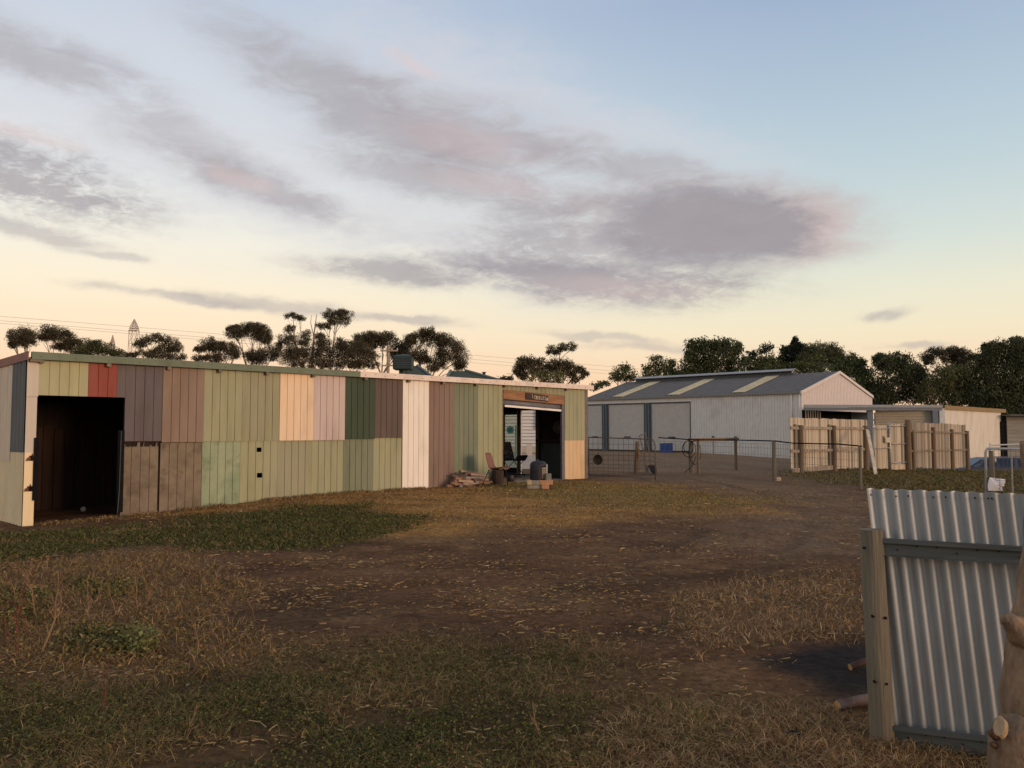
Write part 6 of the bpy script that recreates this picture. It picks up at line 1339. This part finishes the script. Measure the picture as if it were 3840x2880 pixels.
p1 = scatter(Z_STRAW, 16000, rng, (-9, 9), (12.5, 23), yref=15); p2 = scatter(Z_YARDGRASS, 6000, rng, (-2, 9), (14, 24), yref=16)
join('dry_lawn', [blades(p1, .03, .012, 1.8, YEL + DRY[:1], rng), blades(p2, .04, .01, 1.0, OLV + YEL[:1], rng)], 'short yellowed grass in front of the doorway', 'grass')
pf = scatter(Z_FORE, 52000, rng, (-3.6, 3.6), (3.2, 6.9), yref=4.5, wob=.6, soft=.7); nz = fbm(pf[:, 0] * 1.6, pf[:, 1] * 1.6, 4); pf = pf[rng.random(len(pf)) < sstep((nz - .28) / .3)]; pg = scatter(Z_FGREEN, 2600, rng, (-3.2, 1.5), (3.2, 5.2), yref=4.5, wob=.3); ph = scatter(Z_FORE2, 16000, rng, (0, 3.6), (3.2, 5.0), yref=4.5, wob=.3); pl_ = scatter(Z_FORE, 9000, rng, (-3.6, 3.6), (3.2, 6.9), yref=4.5, wob=.6, soft=.7); nz = fbm(pl_[:, 0] * 1.3 + 7, pl_[:, 1] * 1.3, 4); pl_ = pl_[nz > .45]
join('foreground_weeds', [blades(pf, .05, .0032, 1.4, OLV + OLV + DRY[:2] + BRN + GRN[:1], rng), leaflets(pl_, .045, .012, OLV[1:2] + GRN, rng, 6, .02), leaflets(pg, .05, .013, GRN, rng, 7, .022), blades(ph, .045, .0032, 1.5, BRN + DRY + OLV[:1], rng)], 'tangled low olive weeds across the foreground', 'weeds')
pd = scatter(Z_LEFTDRY, 9000, rng, (-8, 0), (4.8, 11), yref=7, wob=.4); pe = scatter(Z_LEFTGREEN, 2600, rng, (-7, -1), (5, 9), yref=7, wob=.3); pk = scatter(Z_RDRY, 5000, rng, (0, 4.5), (4.8, 10), yref=6, wob=.4); pd2 = scatter(Z_LEFTDRY, 2400, rng, (-8, 0), (4.8, 11), yref=7, wob=.4)
join('dry_weeds', [blades(pd, .065, .005, 1.0, DRY[:2] + BRN + OLV[:1], rng), leaflets(pd2, .05, .02, OLV + BRN, rng, 5, .03), leaflets(pe, .07, .024, GRN + OLV, rng, 6, .03), blades(pk, .05, .0045, 1.2, DRY + BRN + OLV[:1], rng)], 'dry brown weeds and grass scattered round the bare earth', 'weeds')
pr_ = scatter(Z_RGRASS, 15000, rng, (5, 24), (16, 41), falloff=.8, yref=24, wob=.4)
join('right_grass', [blades(pr_, .07, .02, 1.0, ((.16, .112, .04), (.18, .12, .045), (.12, .094, .032)), rng), leaflets(pr_[:1500], .08, .05, GRN, rng, 4, .06)], 'rough green grass in front of the paling fence', 'grass')
pa = scatter(None, 60000, rng, (-10, 10), (3.3, 22), falloff=1.3, yref=4.5); nz = fbm(pa[:, 0] * 1.1, pa[:, 1] * 1.9, 5); pa = pa[rng.random(len(pa)) < .08 + .75 * sstep((nz - .46) / .22)]
def straws(P, rng):
    n = len(P); a = rng.normal(.0, .75, n) + np.where(rng.random(n) < .25, 1.2, 0); L_ = rng.uniform(.02, .085, n) * np.where(rng.random(n) < .03, 2.6, 1); w = rng.uniform(.0010, .0030, n) * np.clip(np.hypot(P[:, 0], P[:, 1]) / 7, 1, 2.4)
    d = np.stack([np.cos(a), np.sin(a)], 1); s_ = np.stack([-d[:, 1], d[:, 0]], 1)
    def at(t, k): 
        q = P + d * (L_ * t)[:, None] + s_ * (w * k)[:, None] + s_ * (L_ * .12 * (1 - (2 * t) ** 2))[:, None]; return np.concatenate([q, (gz(q[:, 0], q[:, 1]) + .010 + .012 * rng.random(n))[:, None]], 1)
    Vv = np.stack([at(-.5, -.5), at(-.5, .5), at(0, .5), at(0, -.5), at(.5, .5), at(.5, -.5)], 1).reshape(-1, 3); i = np.arange(n)[:, None] * 6
    Ff = np.concatenate([i + np.array([[0, 1, 2, 3]]), i + np.array([[3, 2, 4, 5]])], 0); cc = np.array(STR)[rng.integers(0, 3, n)] * rng.uniform(.25, 1.0, n)[:, None]
    return Vv, Ff, np.repeat(cc, 6, 0)
keep = np.ones(len(pa), bool); keep &= zone(Z_ASH, pa[:, 0], pa[:, 1], soft=.2) < .5; off_ = (pa[:, 0] - W0.x) * V_.x + (pa[:, 1] - W0.y) * V_.y; keep &= off_ < -.1
so2 = straws(pa[keep], rng); join('straw_litter', [so2], 'scattered bits of pale straw lying on the bare earth', 'straw')
# dry grass and litter gathered along the foot of the shed wall
sw = np.concatenate([rng.uniform(1.5, 10.6, 5200), rng.uniform(-.1, 1.4, 500)]); ow = -np.abs(rng.normal(0, .16, len(sw))) - .015; ow[5200:] += .1
pw = np.stack([W0.x + U.x * sw + V_.x * ow, W0.y + U.y * sw + V_.y * ow], 1); nz = fbm(sw * 2.3, ow * 2 + 4, 3); pw = pw[nz > .42]
join('wall_foot_grass', [blades(pw, .06, .007, 1.0, DRY + BRN + OLV[:1], rng), leaflets(pw[::6], .04, .03, BRN + OLV, rng, 3, .03)], 'dry grass along the foot of the patchwork shed', 'grass')
# stones
ps = scatter(None, 900, rng, (-8, 9), (4.0, 24), falloff=1.0, yref=7); ps = ps[zone(Z_ASH, ps[:, 0], ps[:, 1], soft=.2) < .3]; ps = ps[((ps[:, 0] - W0.x) * V_.x + (ps[:, 1] - W0.y) * V_.y) < -.2]
def stones(P, rng):
    n = len(P); r = rng.uniform(.006, .018, n) * np.clip(np.hypot(P[:, 0], P[:, 1]) / 9, 1, 2); z = gz(P[:, 0], P[:, 1]); c = np.stack([P[:, 0], P[:, 1], z + r * .2], 1)
    o6 = np.array([(1, 0, 0), (0, 1, 0), (-1, 0, 0), (0, -1, 0), (0, 0, .7), (0, 0, -.7)]); J = rng.uniform(.6, 1.3, (n, 6, 1)); Vv = (c[:, None, :] + o6[None] * r[:, None, None] * J).reshape(-1, 3); i = np.arange(n)[:, None] * 6
    Ff = np.concatenate([i + np.array([q]) for q in ([0, 1, 4], [1, 2, 4], [2, 3, 4], [3, 0, 4])], 0)
    cc = np.array(((.2, .14, .09), (.16, .1, .065), (.26, .2, .14)))[rng.integers(0, 3, n)] * rng.uniform(.6, 1.2, n)[:, None]
    return Vv, Ff, np.repeat(cc, 6, 0)
Vv, Ff, Cc = stones(ps, rng); o = np_mesh('gravel', Vv, Ff, Cc, veg, tri=True); tag(o, 'small stones scattered over the yard', 'gravel', None, 'stuff')
# tall dry stalks, each a plant of its own
stalk_m = mat('dry_stalk', (.27, .16, .085), .9, .25, 9); stalk_r = mat('rusty_stalk', (.14, .05, .03), .9, .3, 9)
SM = []
for v_ in range(4):
    rs = random.Random(60 + v_); mb = MB(); H_ = 1.0; pts = [Vector((0, 0, 0))]
    for k in range(1, 6): pts.append(pts[-1] + Vector((rs.uniform(-.05, .05), rs.uniform(-.05, .05), .2)))
    mb.tube(pts, [.014, .012, .011, .009, .007, .004], 4)
    for k in range(9):
        i = rs.randint(1, 4); a = rs.uniform(0, 6.28); p = pts[i].lerp(pts[i + 1], rs.random()); q = p + Vector((math.cos(a) * .1, math.sin(a) * .1, .16)); mb.tube([p, p.lerp(q, .5) + Vector((math.cos(a) * .02, 0, -.01)), q], [.006, .005, .003], 3)
        for _ in range(5):
            c = p.lerp(q, rs.uniform(.3, 1)); e = Vector((rs.uniform(-.03, .03), rs.uniform(-.03, .03), rs.uniform(0, .04))); mb.add([c, c + e + Vector((.008, 0, 0)), c + e * 1.6, c + e - Vector((.008, 0, 0))], [(0, 1, 2, 3)])
    SM.append(mb.mesh('dry_weed_stalk'))
weeds = [(70, 2460, 260, 1), (30, 2440, 200, 1), (155, 2450, 300, 0), (140, 2330, 200, 0), (215, 2340, 130, 0), (330, 2330, 160, 0), (345, 2280, 110, 0), (435, 2310, 130, 0), (515, 2300, 150, 0), (540, 2290, 120, 0), (560, 2260, 90, 0), (770, 2215, 90, 0), (800, 2210, 100, 0), (750, 2210, 70, 0), (380, 2690, 190, 1), (740, 2480, 140, 0), (240, 2260, 100, 0), (480, 2250, 90, 0), (1420, 2480, 80, 0), (1730, 2300, 90, 1), (2820, 2120, 80, 1), (2880, 2330, 150, 0), (60, 2280, 120, 0), (700, 2760, 120, 0), (2030, 2780, 150, 0), (1050, 2060, 40, 0), (110, 2400, 180, 1), (955, 2320, 80, 0)]
ORD = 'first second third fourth fifth sixth seventh eighth ninth tenth eleventh twelfth thirteenth fourteenth fifteenth sixteenth seventeenth eighteenth nineteenth twentieth twenty-first twenty-second'.split()
tan_x = sorted((w[0], w[1]) for w in weeds if not w[3]); red_x = sorted((w[0], w[1]) for w in weeds if w[3])
for i, (px, py, hpx, red) in enumerate(weeds):
    b = G(px, py); o = bpy.data.objects.new('dry_weed', SM[i % 4].copy()); COL.objects.link(o); o.data.materials.append(stalk_r if red else stalk_m)
    h = hpx * b.y / F; o.location = b; o.scale = (h * .9, h * .9, h); o.rotation_euler = (random.uniform(-.35, .25), random.uniform(-.4, .4), random.uniform(0, 6.28))
    tag(o, ('rusty red dead weed stalk, %s of the red stalks from the left' % ORD[red_x.index((px, py))]) if red else ('tan dead weed stalk, %s of the tan stalks from the left' % ORD[tan_x.index((px, py))]), 'weed', 'dead weed stalks')
# leafy weeds against the shed wall and pale green weed
for (px, py, hh, cols, lab, sz) in ((1310, 1842, .34, ((.20, .11, .05), (.14, .10, .045), (.08, .07, .03)), 'reddish weed growing against the green sheets of the shed', .05), (30, 1945, .25, BRN + DRY[:1], 'dry weeds at the foot of the corrugated end wall', .05), (520, 2445, .17, ((.18, .18, .07), (.14, .15, .055)), 'pale green leafy weed on the left of the yard', .03)):
    b = G(px, py, .2 if px == 1310 else 0); r = np.random.default_rng(int(px)); P = np.array([[b.x, b.y]]) + r.normal(size=(60, 2)) * (.10 if px != 520 else .05)
    a_ = leaflets(P, hh, sz, cols, r, 7, .03); c_ = blades(P, hh * .9, .006, .5, cols, r)
    Vv = np.concatenate([a_[0], c_[0]]); Ff = np.concatenate([a_[1], c_[1] + len(a_[0])]); Cc = np.concatenate([a_[2], c_[2]]); o = np_mesh('leafy_weed', Vv, Ff, Cc, veg, None, tuple(b)); tag(o, lab, 'weed')
